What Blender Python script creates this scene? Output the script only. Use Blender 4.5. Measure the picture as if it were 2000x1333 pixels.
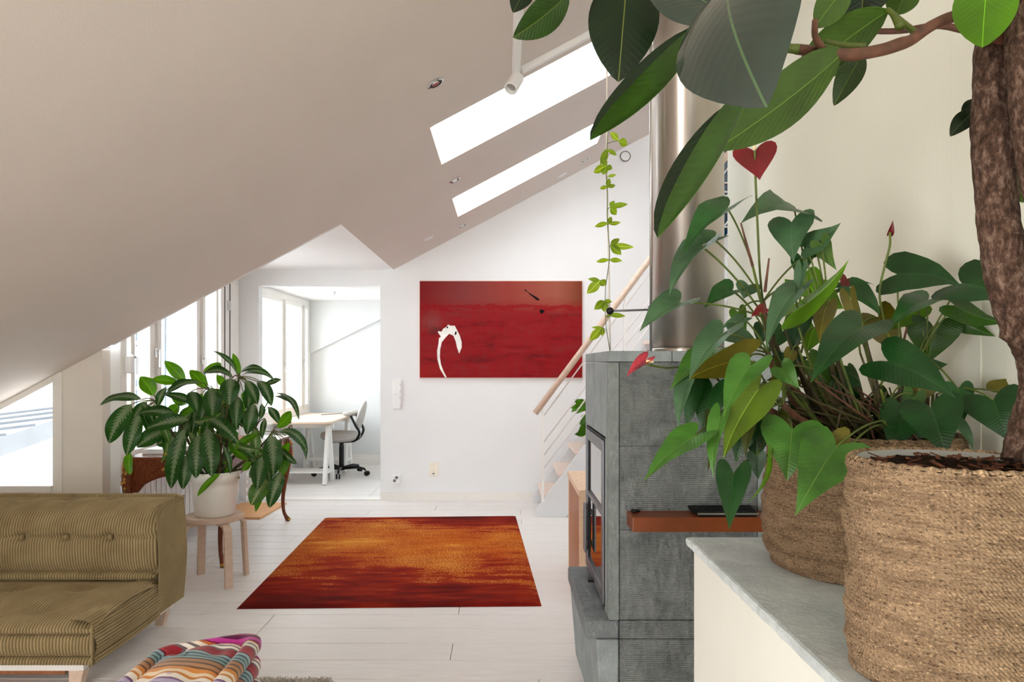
import bpy, math, random
import numpy as np
from mathutils import Vector, Matrix

for o in list(bpy.data.objects):
    bpy.data.objects.remove(o, do_unlink=True)
C = bpy.context.scene.collection
SC = bpy.context.scene

# ---------------------------------------------------------------- camera, world, exposure
FPX, CX, CY, EYE = 1400.0, 985.0, 713.0, 1.36
cam_d = bpy.data.cameras.new('camera')
cam = bpy.data.objects.new('camera', cam_d)
C.objects.link(cam)
cam.location = (0, 0, EYE)
cam.rotation_euler = (math.radians(90), 0, 0)
cam_d.sensor_width = 36.0
cam_d.lens = FPX / 2000.0 * 36.0
cam_d.shift_x = (1000.0 - CX) / 2000.0
cam_d.shift_y = (CY - 666.5) / 2000.0
cam_d.clip_start = 0.02
SC.camera = cam
SC.view_settings.view_transform = 'Standard'
SC.view_settings.look = 'None'
SC.view_settings.exposure = 0.56
SC.view_settings.gamma = 1.0
SC.view_settings.use_curve_mapping = False
SC.cycles.max_bounces = 14
SC.cycles.diffuse_bounces = 8
SC.cycles.glossy_bounces = 6
SC.cycles.transmission_bounces = 8
SC.cycles.transparent_max_bounces = 12
SC.cycles.sample_clamp_indirect = 8.0
SC.cycles.use_denoising = True

world = bpy.data.worlds.new('overcast_sky')
SC.world = world
world.use_nodes = True
wn = world.node_tree
wn.nodes['Background'].inputs[0].default_value = (0.93, 0.97, 1.0, 1)
wn.nodes['Background'].inputs[1].default_value = 6.2

def area_light(name, loc, rot, sx, sy, power, col=(1, 1, 1)):
    d = bpy.data.lights.new(name, 'AREA')
    d.shape = 'RECTANGLE'
    d.size, d.size_y, d.energy, d.color = sx, sy, power, col
    o = bpy.data.objects.new(name, d)
    o.location = loc
    o.rotation_euler = [math.radians(a) for a in rot]
    C.objects.link(o)
    return o

# daylight of the dormer window in the unseen near part of the room, behind and left of the photographer
area_light('near_dormer_daylight', (-2.35, -1.35, 1.35), (90, 0, -62), 1.3, 1.7, 112, (1.0, 0.985, 0.96))
# ---------------------------------------------------------------- helpers
def at(px, py, Y):
    return Vector(((px - CX) * Y / FPX, Y, EYE - (py - CY) * Y / FPX))

def lin(c):
    return tuple((v / 255 / 12.92) if v / 255 <= 0.04045 else ((v / 255 + 0.055) / 1.055) ** 2.4 for v in c[:3]) + (1.0,)

def origin(o):
    p = Vector((0, 0, 0))
    while o is not None:
        p += o.location
        o = o.parent
    return p

class MB:
    def __init__(s):
        s.v, s.f, s.uv, s.mi, s.m = [], [], [], [], 0
    def add(s, vs, fs, uvs=None):
        n = len(s.v)
        s.v += [tuple(p) for p in vs]
        s.uv += [tuple(u) for u in uvs] if uvs is not None else [(p[0], p[1]) for p in vs]
        for f in fs:
            s.f.append([i + n for i in f])
            s.mi.append(s.m)
        return s
    def box(s, x0, x1, y0, y1, z0, z1):
        vs = [(x, y, z) for z in (z0, z1) for y in (y0, y1) for x in (x0, x1)]
        return s.add(vs, [(0, 2, 3, 1), (4, 5, 7, 6), (0, 1, 5, 4), (2, 6, 7, 3), (0, 4, 6, 2), (1, 3, 7, 5)])
    def prism(s, poly, axis, a0, a1):
        # poly: 2D points; axis 'y': (x,z) ; 'x': (y,z) ; 'z': (x,y)
        def P(p, a):
            return {'y': (p[0], a, p[1]), 'x': (a, p[0], p[1]), 'z': (p[0], p[1], a)}[axis]
        n = len(poly)
        vs = [P(p, a0) for p in poly] + [P(p, a1) for p in poly]
        fs = [tuple(range(n)), tuple(range(2 * n - 1, n - 1, -1))] + [(i, i + n, (i + 1) % n + n, (i + 1) % n) for i in range(n)]
        return s.add(vs, fs)
    def hexa(s, bot, top):
        vs = list(bot) + list(top)
        return s.add(vs, [(3, 2, 1, 0), (4, 5, 6, 7)] + [(i, (i + 1) % 4, (i + 1) % 4 + 4, i + 4) for i in range(4)])
    def bar(s, p, q, w, h=None, up=(0, 0, 1), w2=None, h2=None):
        p, q = Vector(p), Vector(q)
        h = h or w
        w2 = w2 or w
        h2 = h2 or h
        d = (q - p).normalized()
        u = Vector(up)
        if abs(d.dot(u)) > 0.95:
            u = Vector((0, 1, 0))
        x = d.cross(u).normalized()
        y = x.cross(d)
        r = lambda c, a, b: [c - x * a / 2 - y * b / 2, c + x * a / 2 - y * b / 2, c + x * a / 2 + y * b / 2, c - x * a / 2 + y * b / 2]
        return s.hexa(r(p, w, h), r(q, w2, h2))
    def grid(s, fn, nu, nv, close_u=False):
        vs, uvs = [], []
        for i in range(nu):
            for j in range(nv):
                r = fn(i, j)
                vs.append(r[:3])
                uvs.append(r[3:5] if len(r) > 3 else (i / max(1, nu - 1), j / max(1, nv - 1)))
        fs = []
        for i in range(nu if close_u else nu - 1):
            k = (i + 1) % nu
            for j in range(nv - 1):
                fs.append((i * nv + j, k * nv + j, k * nv + j + 1, i * nv + j + 1))
        return s.add(vs, fs, uvs)
    def tube(s, pts, rad, n=8, caps=True):
        pts = [Vector(p) for p in pts]
        m = len(pts)
        if not hasattr(rad, '__len__'):
            rad = [rad] * m
        vs, uvs = [], []
        prev = None
        L = 0
        for i, p in enumerate(pts):
            d = (pts[min(i + 1, m - 1)] - pts[max(i - 1, 0)]).normalized()
            if prev is None:
                u = Vector((0, 0, 1)) if abs(d.z) < 0.9 else Vector((0, 1, 0))
                x = d.cross(u).normalized()
            else:
                x = (prev - d * prev.dot(d)).normalized()
            prev = x
            y = d.cross(x)
            if i:
                L += (p - pts[i - 1]).length
            for k in range(n):
                a = 2 * math.pi * k / n
                vs.append(p + (x * math.cos(a) + y * math.sin(a)) * rad[i])
                uvs.append((k / n, L))
        fs = [(i * n + k, i * n + (k + 1) % n, (i + 1) * n + (k + 1) % n, (i + 1) * n + k) for i in range(m - 1) for k in range(n)]
        if caps:
            fs += [tuple(range(n - 1, -1, -1)), tuple((m - 1) * n + k for k in range(n))]
        return s.add(vs, fs, uvs)
    def lathe(s, prof, c, n=32, axis='z', caps=True):
        # prof: (radius, height)
        vs, uvs = [], []
        for i, (r, h) in enumerate(prof):
            for k in range(n):
                a = 2 * math.pi * k / n
                p = (r * math.cos(a), r * math.sin(a), h)
                if axis == 'y':
                    p = (p[0], p[2], p[1])
                if axis == 'x':
                    p = (p[2], p[0], p[1])
                vs.append((c[0] + p[0], c[1] + p[1], c[2] + p[2]))
                uvs.append((k / n, i / len(prof)))
        m = len(prof)
        fs = [(i * n + k, i * n + (k + 1) % n, (i + 1) * n + (k + 1) % n, (i + 1) * n + k) for i in range(m - 1) for k in range(n)]
        if caps and prof[0][0] > 0:
            fs.append(tuple(range(n - 1, -1, -1)))
        if caps and prof[-1][0] > 0:
            fs.append(tuple((m - 1) * n + k for k in range(n)))
        return s.add(vs, fs, uvs)
    def sphere(s, c, r, n=12, sc=(1, 1, 1)):
        m = n // 2 + 1
        prof = [(r * math.sin(math.pi * i / (m - 1)), -r * math.cos(math.pi * i / (m - 1))) for i in range(m)]
        k0 = len(s.v)
        s.lathe([(max(a, 1e-5), b) for a, b in prof], (0, 0, 0), n)
        for i in range(k0, len(s.v)):
            p = s.v[i]
            s.v[i] = (c[0] + p[0] * sc[0], c[1] + p[1] * sc[1], c[2] + p[2] * sc[2])
        return s
    def build(s, name, mats, parent=None, smooth=False, bevel=0, seg=2, recalc=False, loc=None):
        if not isinstance(mats, (list, tuple)):
            mats = [mats]
        me = bpy.data.meshes.new(name)
        V = np.array(s.v, dtype=np.float64).reshape(-1, 3)
        if parent is not None:
            off = np.array(origin(parent))
        elif loc is not None:
            off = np.array(loc, dtype=float)
        else:
            off = np.array([(V[:, 0].min() + V[:, 0].max()) / 2, (V[:, 1].min() + V[:, 1].max()) / 2, V[:, 2].min()])
        V = V - off
        me.from_pydata(V.tolist(), [], s.f)
        for m in mats:
            me.materials.append(m)
        if len(mats) > 1:
            me.polygons.foreach_set('material_index', s.mi)
        ul = me.uv_layers.new(name='UVMap')
        li = np.zeros(len(me.loops), dtype=np.int32)
        me.loops.foreach_get('vertex_index', li)
        ul.data.foreach_set('uv', np.array(s.uv, dtype=np.float32)[li].ravel())
        if smooth:
            me.polygons.foreach_set('use_smooth', [True] * len(me.polygons))
        me.validate()
        me.update()
        o = bpy.data.objects.new(name, me)
        C.objects.link(o)
        if parent is not None:
            o.parent = parent
        else:
            o.location = Vector(off.tolist())
        if bevel:
            b = o.modifiers.new('edge', 'BEVEL')
            b.width, b.segments, b.limit_method, b.angle_limit = bevel, seg, 'ANGLE', math.radians(40)
            b.harden_normals = False
        if smooth == 'auto':
            pass
        return o

def tag(o, label=None, cat=None, group=None, kind=None):
    if label:
        o['label'] = label
    if cat:
        o['category'] = cat
    if group:
        o['group'] = group
    if kind:
        o['kind'] = kind
    return o

def empty(name, loc, label, cat, group=None):
    o = bpy.data.objects.new(name, None)
    o.empty_display_size = 0.1
    C.objects.link(o)
    o.location = loc
    return tag(o, label, cat, group)

def struct(o, label=None):
    o['kind'] = 'structure'
    if label:
        o['label'] = label
    return o

def copy_thing(o, loc, label=None, parent=None):
    c = o.copy()
    C.objects.link(c)
    if parent is None:
        c.location = loc
        if label:
            c['label'] = label
    else:
        c.parent = parent
    for ch in list(o.children):
        copy_thing(ch, None, None, c)
    return c

# ---------------------------------------------------------------- materials
class NT:
    def __init__(s, name):
        s.m = bpy.data.materials.new(name)
        s.m.use_nodes = True
        s.t = s.m.node_tree
        s.b = s.t.nodes['Principled BSDF']
        s.out = s.t.nodes['Material Output']
    def n(s, typ, **kw):
        x = s.t.nodes.new(typ)
        for k, v in kw.items():
            if k.startswith('_'):
                setattr(x, k[1:], v)
        return x
    def l(s, a, b):
        s.t.links.new(a, b)
    def val(s, sock, v):
        if hasattr(v, 'is_output') or isinstance(v, bpy.types.NodeSocket):
            s.l(v, sock)
        else:
            sock.default_value = v
    def math(s, op, a, b=0.0, c=0.0):
        x = s.n('ShaderNodeMath', _operation=op)
        s.val(x.inputs[0], a)
        s.val(x.inputs[1], b)
        s.val(x.inputs[2], c)
        return x.outputs[0]
    def co(s, kind='Object', scale=(1, 1, 1), rot=(0, 0, 0), loc=(0, 0, 0)):
        tc = s.n('ShaderNodeTexCoord')
        mp = s.n('ShaderNodeMapping')
        s.l(tc.outputs[kind], mp.inputs[0])
        mp.inputs['Scale'].default_value = scale
        mp.inputs['Rotation'].default_value = rot
        mp.inputs['Location'].default_value = loc
        return mp.outputs[0]
    def noise(s, vec, scale, detail=4, rough=0.55, dist=0):
        x = s.n('ShaderNodeTexNoise')
        s.l(vec, x.inputs['Vector'])
        x.inputs['Scale'].default_value = scale
        x.inputs['Detail'].default_value = detail
        x.inputs['Roughness'].default_value = rough
        x.inputs['Distortion'].default_value = dist
        return x.outputs['Fac']
    def ramp(s, fac, stops, interp='LINEAR'):
        x = s.n('ShaderNodeValToRGB')
        s.val(x.inputs[0], fac)
        cr = x.color_ramp
        cr.interpolation = interp
        while len(cr.elements) < len(stops):
            cr.elements.new(0.5)
        for e, (p, c) in zip(cr.elements, stops):
            e.position = p
            e.color = c if len(c) == 4 else lin(c)
        return x.outputs[0]
    def mix(s, fac, a, b, blend='MIX'):
        x = s.n('ShaderNodeMix', _data_type='RGBA', _blend_type=blend)
        s.val(x.inputs[0], fac)
        for k, v in ((6, a), (7, b)):
            if isinstance(v, tuple):
                v = v if len(v) == 4 else lin(v)
            s.val(x.inputs[k], v)
        return x.outputs[2]
    def bump(s, h, strength=0.3, dist=0.01):
        x = s.n('ShaderNodeBump')
        s.l(h, x.inputs['Height'])
        x.inputs['Strength'].default_value = strength
        x.inputs['Distance'].default_value = dist
        s.l(x.outputs[0], s.b.inputs['Normal'])
    def set(s, col=None, rough=0.5, metal=0.0, spec=0.5, coat=0.0):
        if col is not None:
            s.val(s.b.inputs['Base Color'], lin(col) if isinstance(col, tuple) else col)
        s.val(s.b.inputs['Roughness'], rough)
        s.b.inputs['Metallic'].default_value = metal
        s.b.inputs['Specular IOR Level'].default_value = spec
        s.b.inputs['Coat Weight'].default_value = coat
        return s.m

def plain(name, col, rough=0.5, metal=0.0, spec=0.5, var=0.06, vs=6.0, bump=0.0, bs=60.0, coat=0.0):
    t = NT(name)
    v = t.co('Object')
    f = t.noise(v, vs, 3)
    a = tuple(max(0, c * (1 - var)) for c in col)
    b = tuple(min(255, c * (1 + var)) for c in col)
    c = t.ramp(f, [(0.3, a), (0.7, b)])
    if bump:
        t.bump(t.noise(v, bs, 3), bump, 0.004)
    return t.set(c, rough, metal, spec, coat)

def wallmat(name, col, bump=0.12):
    t = NT(name)
    v = t.co('Object')
    f = t.noise(v, 2.0, 2)
    c = t.ramp(f, [(0.3, tuple(k * 0.985 for k in col)), (0.7, col)])
    v2 = t.co('Object', (160, 160, 14))
    h = t.noise(v2, 1.0, 3)
    t.bump(h, bump, 0.003)
    return t.set(c, 0.75, 0, 0.25)

def woodmat(name, c1, c2, scale=(1.2, 14, 14), rough=0.45, grain=6.0):
    t = NT(name)
    v = t.co('Object', scale)
    f = t.noise(v, grain, 5, 0.6, 0.6)
    c = t.ramp(f, [(0.3, c1), (0.7, c2)])
    t.bump(f, 0.08, 0.003)
    return t.set(c, rough, 0, 0.4)

M = {}
M['wall_white'] = wallmat('white_paint', (238, 239, 240))
M['wall_cream'] = wallmat('cream_wallpaper', (234, 235, 221), 0.18)
M['ceil'] = wallmat('warm_white_ceiling_paper', (222, 213, 206), 0.22)
M['ceil_white'] = wallmat('white_ceiling_paint', (240, 240, 240), 0.06)
M['wall_warm'] = wallmat('warm_white_paint', (232, 224, 216))
M['white'] = plain('white_lacquer', (238, 237, 234), 0.35, var=0.01)
M['frame'] = plain('window_frame_paint', (236, 233, 228), 0.4, var=0.01)
M['plastic'] = plain('white_plastic', (242, 242, 242), 0.3, var=0.005)
M['pot'] = plain('matt_white_pot_plastic', (247, 245, 242), 0.45, var=0.015)
M['black'] = plain('black_plastic', (20, 20, 22), 0.55, spec=0.3, var=0.1)
M['darkmetal'] = plain('dark_grey_metal', (112, 114, 118), 0.4, 0.6, var=0.04)
M['blackmetal'] = plain('black_metal', (30, 29, 30), 0.35, 0.5, var=0.05)
M['chrome'] = plain('chrome', (210, 210, 210), 0.15, 1.0, var=0.01)
M['birch'] = woodmat('pale_birch', (206, 180, 160), (222, 200, 182), (3, 3, 14))
M['oak'] = woodmat('light_oak', (214, 178, 146), (228, 198, 170), (14, 2, 14))
M['oak_brown'] = woodmat('brown_oak', (148, 92, 58), (176, 116, 78), (14, 30, 1.2), 0.5)
M['desk_top'] = woodmat('pale_desk_top', (224, 196, 172), (238, 214, 192), (2, 10, 10))
M['handrail'] = woodmat('pale_handrail', (214, 186, 164), (226, 204, 186), (6, 6, 6))
M['mahogany'] = woodmat('reddish_brown_veneer', (88, 40, 22), (128, 66, 38), (8, 8, 8), 0.25)
M['gilt'] = plain('gilded_bronze', (170, 130, 60), 0.35, 0.9, var=0.3, vs=60, bump=0.6, bs=120)
M['shelfwood'] = plain('russet_painted_wood', (116, 56, 20), 0.4, var=0.08, vs=8)
M['glass_dark'] = plain('dark_blue_glass', (16, 56, 84), 0.08, var=0.05)
M['gold_pipe'] = plain('grey_fabric', (170, 168, 164), 0.9, var=0.05, vs=40)
M['treads'] = woodmat('pinkish_tread', (226, 204, 190), (238, 220, 208), (2, 8, 8))
M['string'] = plain('cotton_string', (240, 232, 220), 0.9)
M['soil'] = plain('dark_potting_soil', (30, 20, 13), 0.95, spec=0.1, var=0.6, vs=90, bump=1.0, bs=110)
M['red_spathe'] = plain('red_spathe', (104, 0, 10), 0.35, var=0.12, vs=20)
M['pink_spathe'] = plain('pink_faded_spathe', (140, 40, 52), 0.4, var=0.35, vs=60)
M['spadix'] = plain('cream_spadix', (226, 205, 150), 0.6, var=0.08)
M['stem_green'] = plain('green_stem', (86, 102, 34), 0.5, var=0.15, vs=20)
M['stem_dark'] = plain('dark_stem', (64, 58, 30), 0.6, var=0.3, vs=30)
M['stem_brown'] = plain('brown_twig', (98, 62, 46), 0.6, var=0.2, vs=40, bump=0.4)
M['liner'] = plain('grey_plastic_liner', (158, 160, 156), 0.4, var=0.02)
M['mat_tan'] = woodmat('tan_board', (208, 150, 96), (224, 170, 116), (6, 6, 6))

def glassmat():
    t = NT('clear_glass')
    tr = t.n('ShaderNodeBsdfTransparent')
    tr.inputs[0].default_value = (0.97, 0.98, 0.98, 1)
    gl = t.n('ShaderNodeBsdfGlossy')
    gl.inputs['Roughness'].default_value = 0.02
    mx = t.n('ShaderNodeMixShader')
    mx.inputs[0].default_value = 0.05
    t.l(tr.outputs[0], mx.inputs[1])
    t.l(gl.outputs[0], mx.inputs[2])
    t.l(mx.outputs[0], t.out.inputs[0])
    return t.m
M['glass'] = glassmat()

def leafmat(name, front, back, rough=0.35, trans=0.25, silver=None, vein=(150, 170, 90), veinw=0.025, lat=0.35, blotch=None, spec=0.35, coat=0.0):
    t = NT(name)
    uv = t.co('UV')
    sp = t.n('ShaderNodeSeparateXYZ')
    t.l(uv, sp.inputs[0])
    u = sp.outputs[0]
    av = t.math('ABSOLUTE', t.math('SUBTRACT', sp.outputs[1], 0.5))       # 0 midrib .. 0.5 margin
    ob = t.co('Object')
    big = t.noise(ob, 14, 3)
    f = t.ramp(big, [(0.3, tuple(c * 0.82 for c in front)), (0.7, tuple(min(255, c * 1.14) for c in front))])
    lv = t.math('SINE', t.math('MULTIPLY', t.math('SUBTRACT', u, t.math('MULTIPLY', av, 0.55)), 70.0 if silver else 95.0))
    if silver:
        wob = t.noise(t.co('UV', (26, 5, 1)), 1.0, 2)
        edge = t.math('MULTIPLY', t.math('ADD', 0.05, t.math('ADD', t.math('MULTIPLY', wob, 0.30), t.math('MULTIPLY', lv, 0.09))), t.math('SUBTRACT', 1.15, u))
        msk = t.math('MULTIPLY', t.math('GREATER_THAN', edge, av), 0.8)
        f = t.mix(msk, f, silver)
    if blotch:
        bm = t.math('GREATER_THAN', t.noise(ob, 8, 2), 0.66)
        f = t.mix(t.math('MULTIPLY', bm, 0.7), f, blotch)
    vm = t.math('LESS_THAN', av, veinw)
    f = t.mix(t.math('MULTIPLY', vm, 0.75), f, vein)
    bk = t.ramp(big, [(0.3, tuple(c * 0.88 for c in back)), (0.7, tuple(min(255, c * 1.1) for c in back))])
    bk = t.mix(t.math('MULTIPLY', vm, 0.85), bk, tuple(min(255, c * 1.5 + 20) for c in back))
    lines = t.math('MULTIPLY', t.math('GREATER_THAN', lv, 0.93), lat)
    bk = t.mix(lines, bk, tuple(min(255, c * 1.25 + 8) for c in back))
    geo = t.n('ShaderNodeNewGeometry')
    col = t.mix(geo.outputs['Backfacing'], f, bk)
    t.bump(t.math('ADD', t.math('MULTIPLY', lv, 0.22), t.math('MULTIPLY', t.math('MINIMUM', av, 0.06), 14.0)), 0.25, 0.002)
    t.set(col, rough, 0, spec, coat)
    tl = t.n('ShaderNodeBsdfTranslucent')
    hs = t.n('ShaderNodeHueSaturation')
    hs.inputs['Value'].default_value = 1.9
    hs.inputs['Saturation'].default_value = 1.1
    t.l(col, hs.inputs['Color'])
    t.l(hs.outputs[0], tl.inputs[0])
    mx = t.n('ShaderNodeMixShader')
    mx.inputs[0].default_value = trans
    t.l(t.b.outputs[0], mx.inputs[1])
    t.l(tl.outputs[0], mx.inputs[2])
    t.l(mx.outputs[0], t.out.inputs[0])
    return t.m

M['ficus'] = leafmat('rubber_plant_leaf', (20, 36, 16), (52, 84, 24), 0.34, 0.08, vein=(104, 114, 50), veinw=0.008, lat=0.10, spec=0.25)
M['ficus_glossy'] = leafmat('waxy_rubber_leaf', (22, 42, 32), (52, 84, 24), 0.22, 0.05, vein=(64, 92, 52), veinw=0.009, lat=0.1, spec=0.6, coat=0.6)
M['ficus_bright'] = leafmat('backlit_rubber_leaf', (60, 104, 24), (76, 122, 14), 0.3, 0.25, veinw=0.006, lat=0.08)  # light shining through the leaf is put into this brighter green
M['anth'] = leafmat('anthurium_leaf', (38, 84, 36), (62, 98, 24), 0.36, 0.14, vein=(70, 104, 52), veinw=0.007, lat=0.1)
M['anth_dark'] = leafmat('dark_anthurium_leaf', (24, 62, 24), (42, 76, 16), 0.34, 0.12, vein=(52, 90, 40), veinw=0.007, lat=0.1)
M['anth_grey'] = leafmat('greyish_anthurium_leaf', (66, 98, 66), (76, 106, 46), 0.4, 0.1, vein=(98, 120, 84), veinw=0.007, lat=0.1)  # greyer green tone for some of the leaves
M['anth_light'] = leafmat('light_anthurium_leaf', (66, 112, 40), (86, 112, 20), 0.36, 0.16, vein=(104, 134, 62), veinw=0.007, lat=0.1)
M['anth_bright'] = leafmat('backlit_anthurium_leaf', (74, 116, 20), (80, 122, 16), 0.36, 0.25, vein=(120, 150, 60), veinw=0.008, lat=0.1)  # backlight put into a brighter green; also colours the small bud leaf
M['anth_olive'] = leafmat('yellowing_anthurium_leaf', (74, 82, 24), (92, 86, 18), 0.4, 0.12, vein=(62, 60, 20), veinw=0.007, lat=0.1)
M['agla'] = leafmat('variegated_leaf', (36, 74, 24), (84, 122, 28), 0.4, 0.26, silver=(112, 128, 96), vein=(126, 140, 104), veinw=0.016, lat=0.15, spec=0.25)
M['agla_bright'] = leafmat('bright_variegated_leaf', (64, 112, 22), (78, 126, 24), 0.36, 0.35, veinw=0.012, vein=(112, 150, 60), lat=0.1)  # brighter plain green, without the silver
M['agla_yellow'] = leafmat('yellow_edged_leaf', (64, 100, 36), (150, 156, 40), 0.36, 0.3, silver=(120, 134, 100), blotch=(190, 150, 40))
M['vine'] = leafmat('creeper_leaf', (116, 142, 36), (132, 154, 46), 0.45, 0.4, vein=(180, 200, 90), veinw=0.02)

# ---------------------------------------------------------------- leaves
HEART = [(0, 0), (-.10, .06), (-.20, .16), (-.265, .28), (-.25, .40), (-.15, .485), (0.02, .50), (.20, .455), (.40, .36), (.60, .24), (.78, .125), (.91, .045), (1, 0)]
HMID = [0, 0, 0, 0.01, .03, .07, .14, .25, .42, .61, .79, .915, 1]

def leaf(parent, b, t, w, kind='ellipse', roll=0, fold=0, arch=0.06, mat=None, name='leaf', pet=None, pr=0.0022, sag=0.05, pmat=None, wave=0.0, tipd=0.0, seed=0, cup=0.15):
    b, t = Vector(b), Vector(t)
    D = t - b
    L = D.length
    d = D / L
    V = (Vector((0, 0, EYE)) - (b + t) / 2).normalized()
    N0 = (V - d * V.dot(d)).normalized()
    W0 = d.cross(N0)
    r = math.radians(roll)
    N = N0 * math.cos(r) + W0 * math.sin(r)
    W = N.cross(d)
    fo = math.radians(fold)
    cf, sf = math.cos(fo), math.sin(fo)
    def P(u, y):
        a = 4 * u * (1 - u) if 0 < u else 3.0 * u
        q = b + d * (L * u) + N * (arch * L * a - tipd * L * max(0, u) ** 3)
        k = abs(y)
        return q + W * (y * cf) + N * (k * sf - cup * y * y / w + wave * w * math.sin(u * 9 + (2 if y > 0 else 0) + seed) * (k / w) * 1.5)
    mb = MB()
    if kind == 'heart':
        n, m = len(HEART), 4
        for sd in (1, -1):
            def fn(i, j):
                q = j / m
                u = HMID[i] * (1 - q) + HEART[i][0] * q
                y = HEART[i][1] * q * sd
                p = P(u, y * w)
                return (p.x, p.y, p.z, u, 0.5 + y)
            k0 = len(mb.f)
            mb.grid(fn, n, m + 1)
            if sd < 0:
                for k in range(k0, len(mb.f)):
                    mb.f[k] = mb.f[k][::-1]
    else:
        nu, nv = 15, 9
        def h(u):
            if kind == 'ellipse':
                return 0.5 * max(0.0, math.sin(math.pi * min(1, u) ** 0.92)) ** 0.72 if u < 0.97 else 0.5 * 0.06 * (1 - u) / 0.03
            if kind == 'leaflet':
                return 0.5 * max(0.0, math.sin(math.pi * u ** 0.9)) ** 0.95
            return 0.5 * max(0.0, math.sin(math.pi * u ** 0.93)) ** 0.68
        us = [i / (nu - 1) for i in range(nu)]
        us[-2] = 0.96
        def fn(i, j):
            u = us[i]
            s_ = (j / (nv - 1)) * 2 - 1
            y = s_ * max(h(u), 0.004)
            p = P(u, y * w)
            return (p.x, p.y, p.z, u, 0.5 + y)
        mb.grid(fn, nu, nv)
    o = mb.build(name, mat, parent, smooth=True)
    if pet is not None:
        pet = Vector(pet)
        e0 = b + N * (-0.001)
        mid = (pet + e0) / 2 + Vector((0, 0, sag))
        pts = []
        for k in range(9):
            s_ = k / 8
            pts.append(pet * (1 - s_) ** 2 + mid * (2 * s_ * (1 - s_)) + e0 * s_ ** 2)
        tb = MB().tube(pts, pr, 6)
        tb.build('petiole', pmat or M['stem_green'], o, smooth=True)
    return o
# ================================================================ room shell
def slope(x):
    return 2.903 + 0.53 * x

YB, YO, XD, YD = 7.185, 9.82, -2.66, 4.85       # back wall, office end wall, dormer window wall, dormer cheek
# ---- sloping ceiling with two skylight openings and the dormer cut out
xs = [-4.45, XD, -1.11, -0.415, 0.83, 1.6, 3.4]
ys = [-4.0, 0.2, 4.0, 4.735, YD, 5.71, 6.41, YB + 0.12]
T = 0.07
mb = MB()
def hole(i, j):
    if i < 0 or j < 0 or i >= len(xs) - 1 or j >= len(ys) - 1:
        return True
    if xs[i + 1] <= -1.10 and ys[j] >= YD:
        return True
    if abs(xs[i] + 0.415) < 1e-6 and (abs(ys[j] - 4.0) < 1e-6 or abs(ys[j] - 5.71) < 1e-6):
        return True
    return False
for i in range(len(xs) - 1):
    for j in range(len(ys) - 1):
        if hole(i, j):
            continue
        x0, x1, y0, y1 = xs[i], xs[i + 1], ys[j], ys[j + 1]
        a, b, c, d = (x0, y0, slope(x0)), (x1, y0, slope(x1)), (x1, y1, slope(x1)), (x0, y1, slope(x0))
        up = lambda p: (p[0], p[1], p[2] + T)
        mb.add([a, b, c, d, up(a), up(b), up(c), up(d)], [(3, 2, 1, 0), (4, 5, 6, 7)])
        for (di, dj, e) in ((-1, 0, (d, a)), (1, 0, (b, c)), (0, -1, (a, b)), (0, 1, (c, d))):
            if hole(i + di, j + dj):
                mb.add([e[0], e[1], up(e[1]), up(e[0])], [(0, 1, 2, 3)])
struct(mb.build('ceiling', M['ceil']))

mb = MB().box(XD - 0.14, -1.11, YD, YB, 2.315, 2.40)
mb.hexa([(XD, YD - 0.0, slope(XD) + .002), (-1.11, YD, 2.317), (-1.11, YD + .04, 2.317), (XD, YD + .04, slope(XD) + .002)],
        [(XD, YD, 2.33), (-1.11, YD, 2.33), (-1.11, YD + .04, 2.33), (XD, YD + .04, 2.33)])
struct(mb.build('ceiling', M['ceil_white']))
struct(MB().box(XD - 0.14, -0.4, YB + .12, YO, 2.235, 2.33).build('ceiling', M['ceil_white']))

# ---- back wall with the doorway and the stair window
DX0, DX1, DZ = -2.463, -1.242, 2.155
mb = MB()
mb.prism([(XD - .14, 0), (DX0, 0), (DX0, 2.315), (XD - .14, 2.315)], 'y', YB, YB + .12)
mb.prism([(DX0, DZ), (DX1, DZ), (DX1, 2.315), (DX0, 2.315)], 'y', YB, YB + .12)
mb.prism([(DX1, 0), (2.08, 0), (2.08, slope(2.08)), (-1.11, 2.3147), (DX1, 2.315)], 'y', YB, YB + .12)
mb.prism([(2.08, 0), (2.7, 0), (2.7, 2.19), (2.08, 2.19)], 'y', YB, YB + .12)
mb.prism([(2.08, 3.56), (2.7, 3.56), (2.7, slope(2.7)), (2.08, slope(2.08))], 'y', YB, YB + .12)
mb.prism([(2.7, 0), (3.4, 0), (3.4, slope(3.4)), (2.7, slope(2.7))], 'y', YB, YB + .12)
struct(mb.build('wall_back', M['wall_white']))

# stair window: dark blue panes behind white bars
w = MB().box(2.08, 2.7, YB + .07, YB + .085, 2.19, 3.56).build('window_1', M['glass_dark'])
struct(w)
zs = [2.19, 2.29, 2.43, 2.60, 2.77, 2.90, 3.02, 3.12, 3.20, 3.56]
wf = MB().box(2.08, 2.11, YB + .03, YB + .07, 2.19, 3.56).box(2.67, 2.70, YB + .03, YB + .07, 2.19, 3.56)
wf.box(2.11, 2.67, YB + .03, YB + .07, 2.19, 2.22).box(2.11, 2.67, YB + .03, YB + .07, 3.53, 3.56)
wf.build('window_frame', M['frame'], w)
for z in (2.42, 2.58, 2.745, 2.90, 3.06, 3.10, 3.19):
    MB().box(2.11, 2.67, YB + .04, YB + .065, z, z + .013).build('bar', M['frame'], w)

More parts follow.
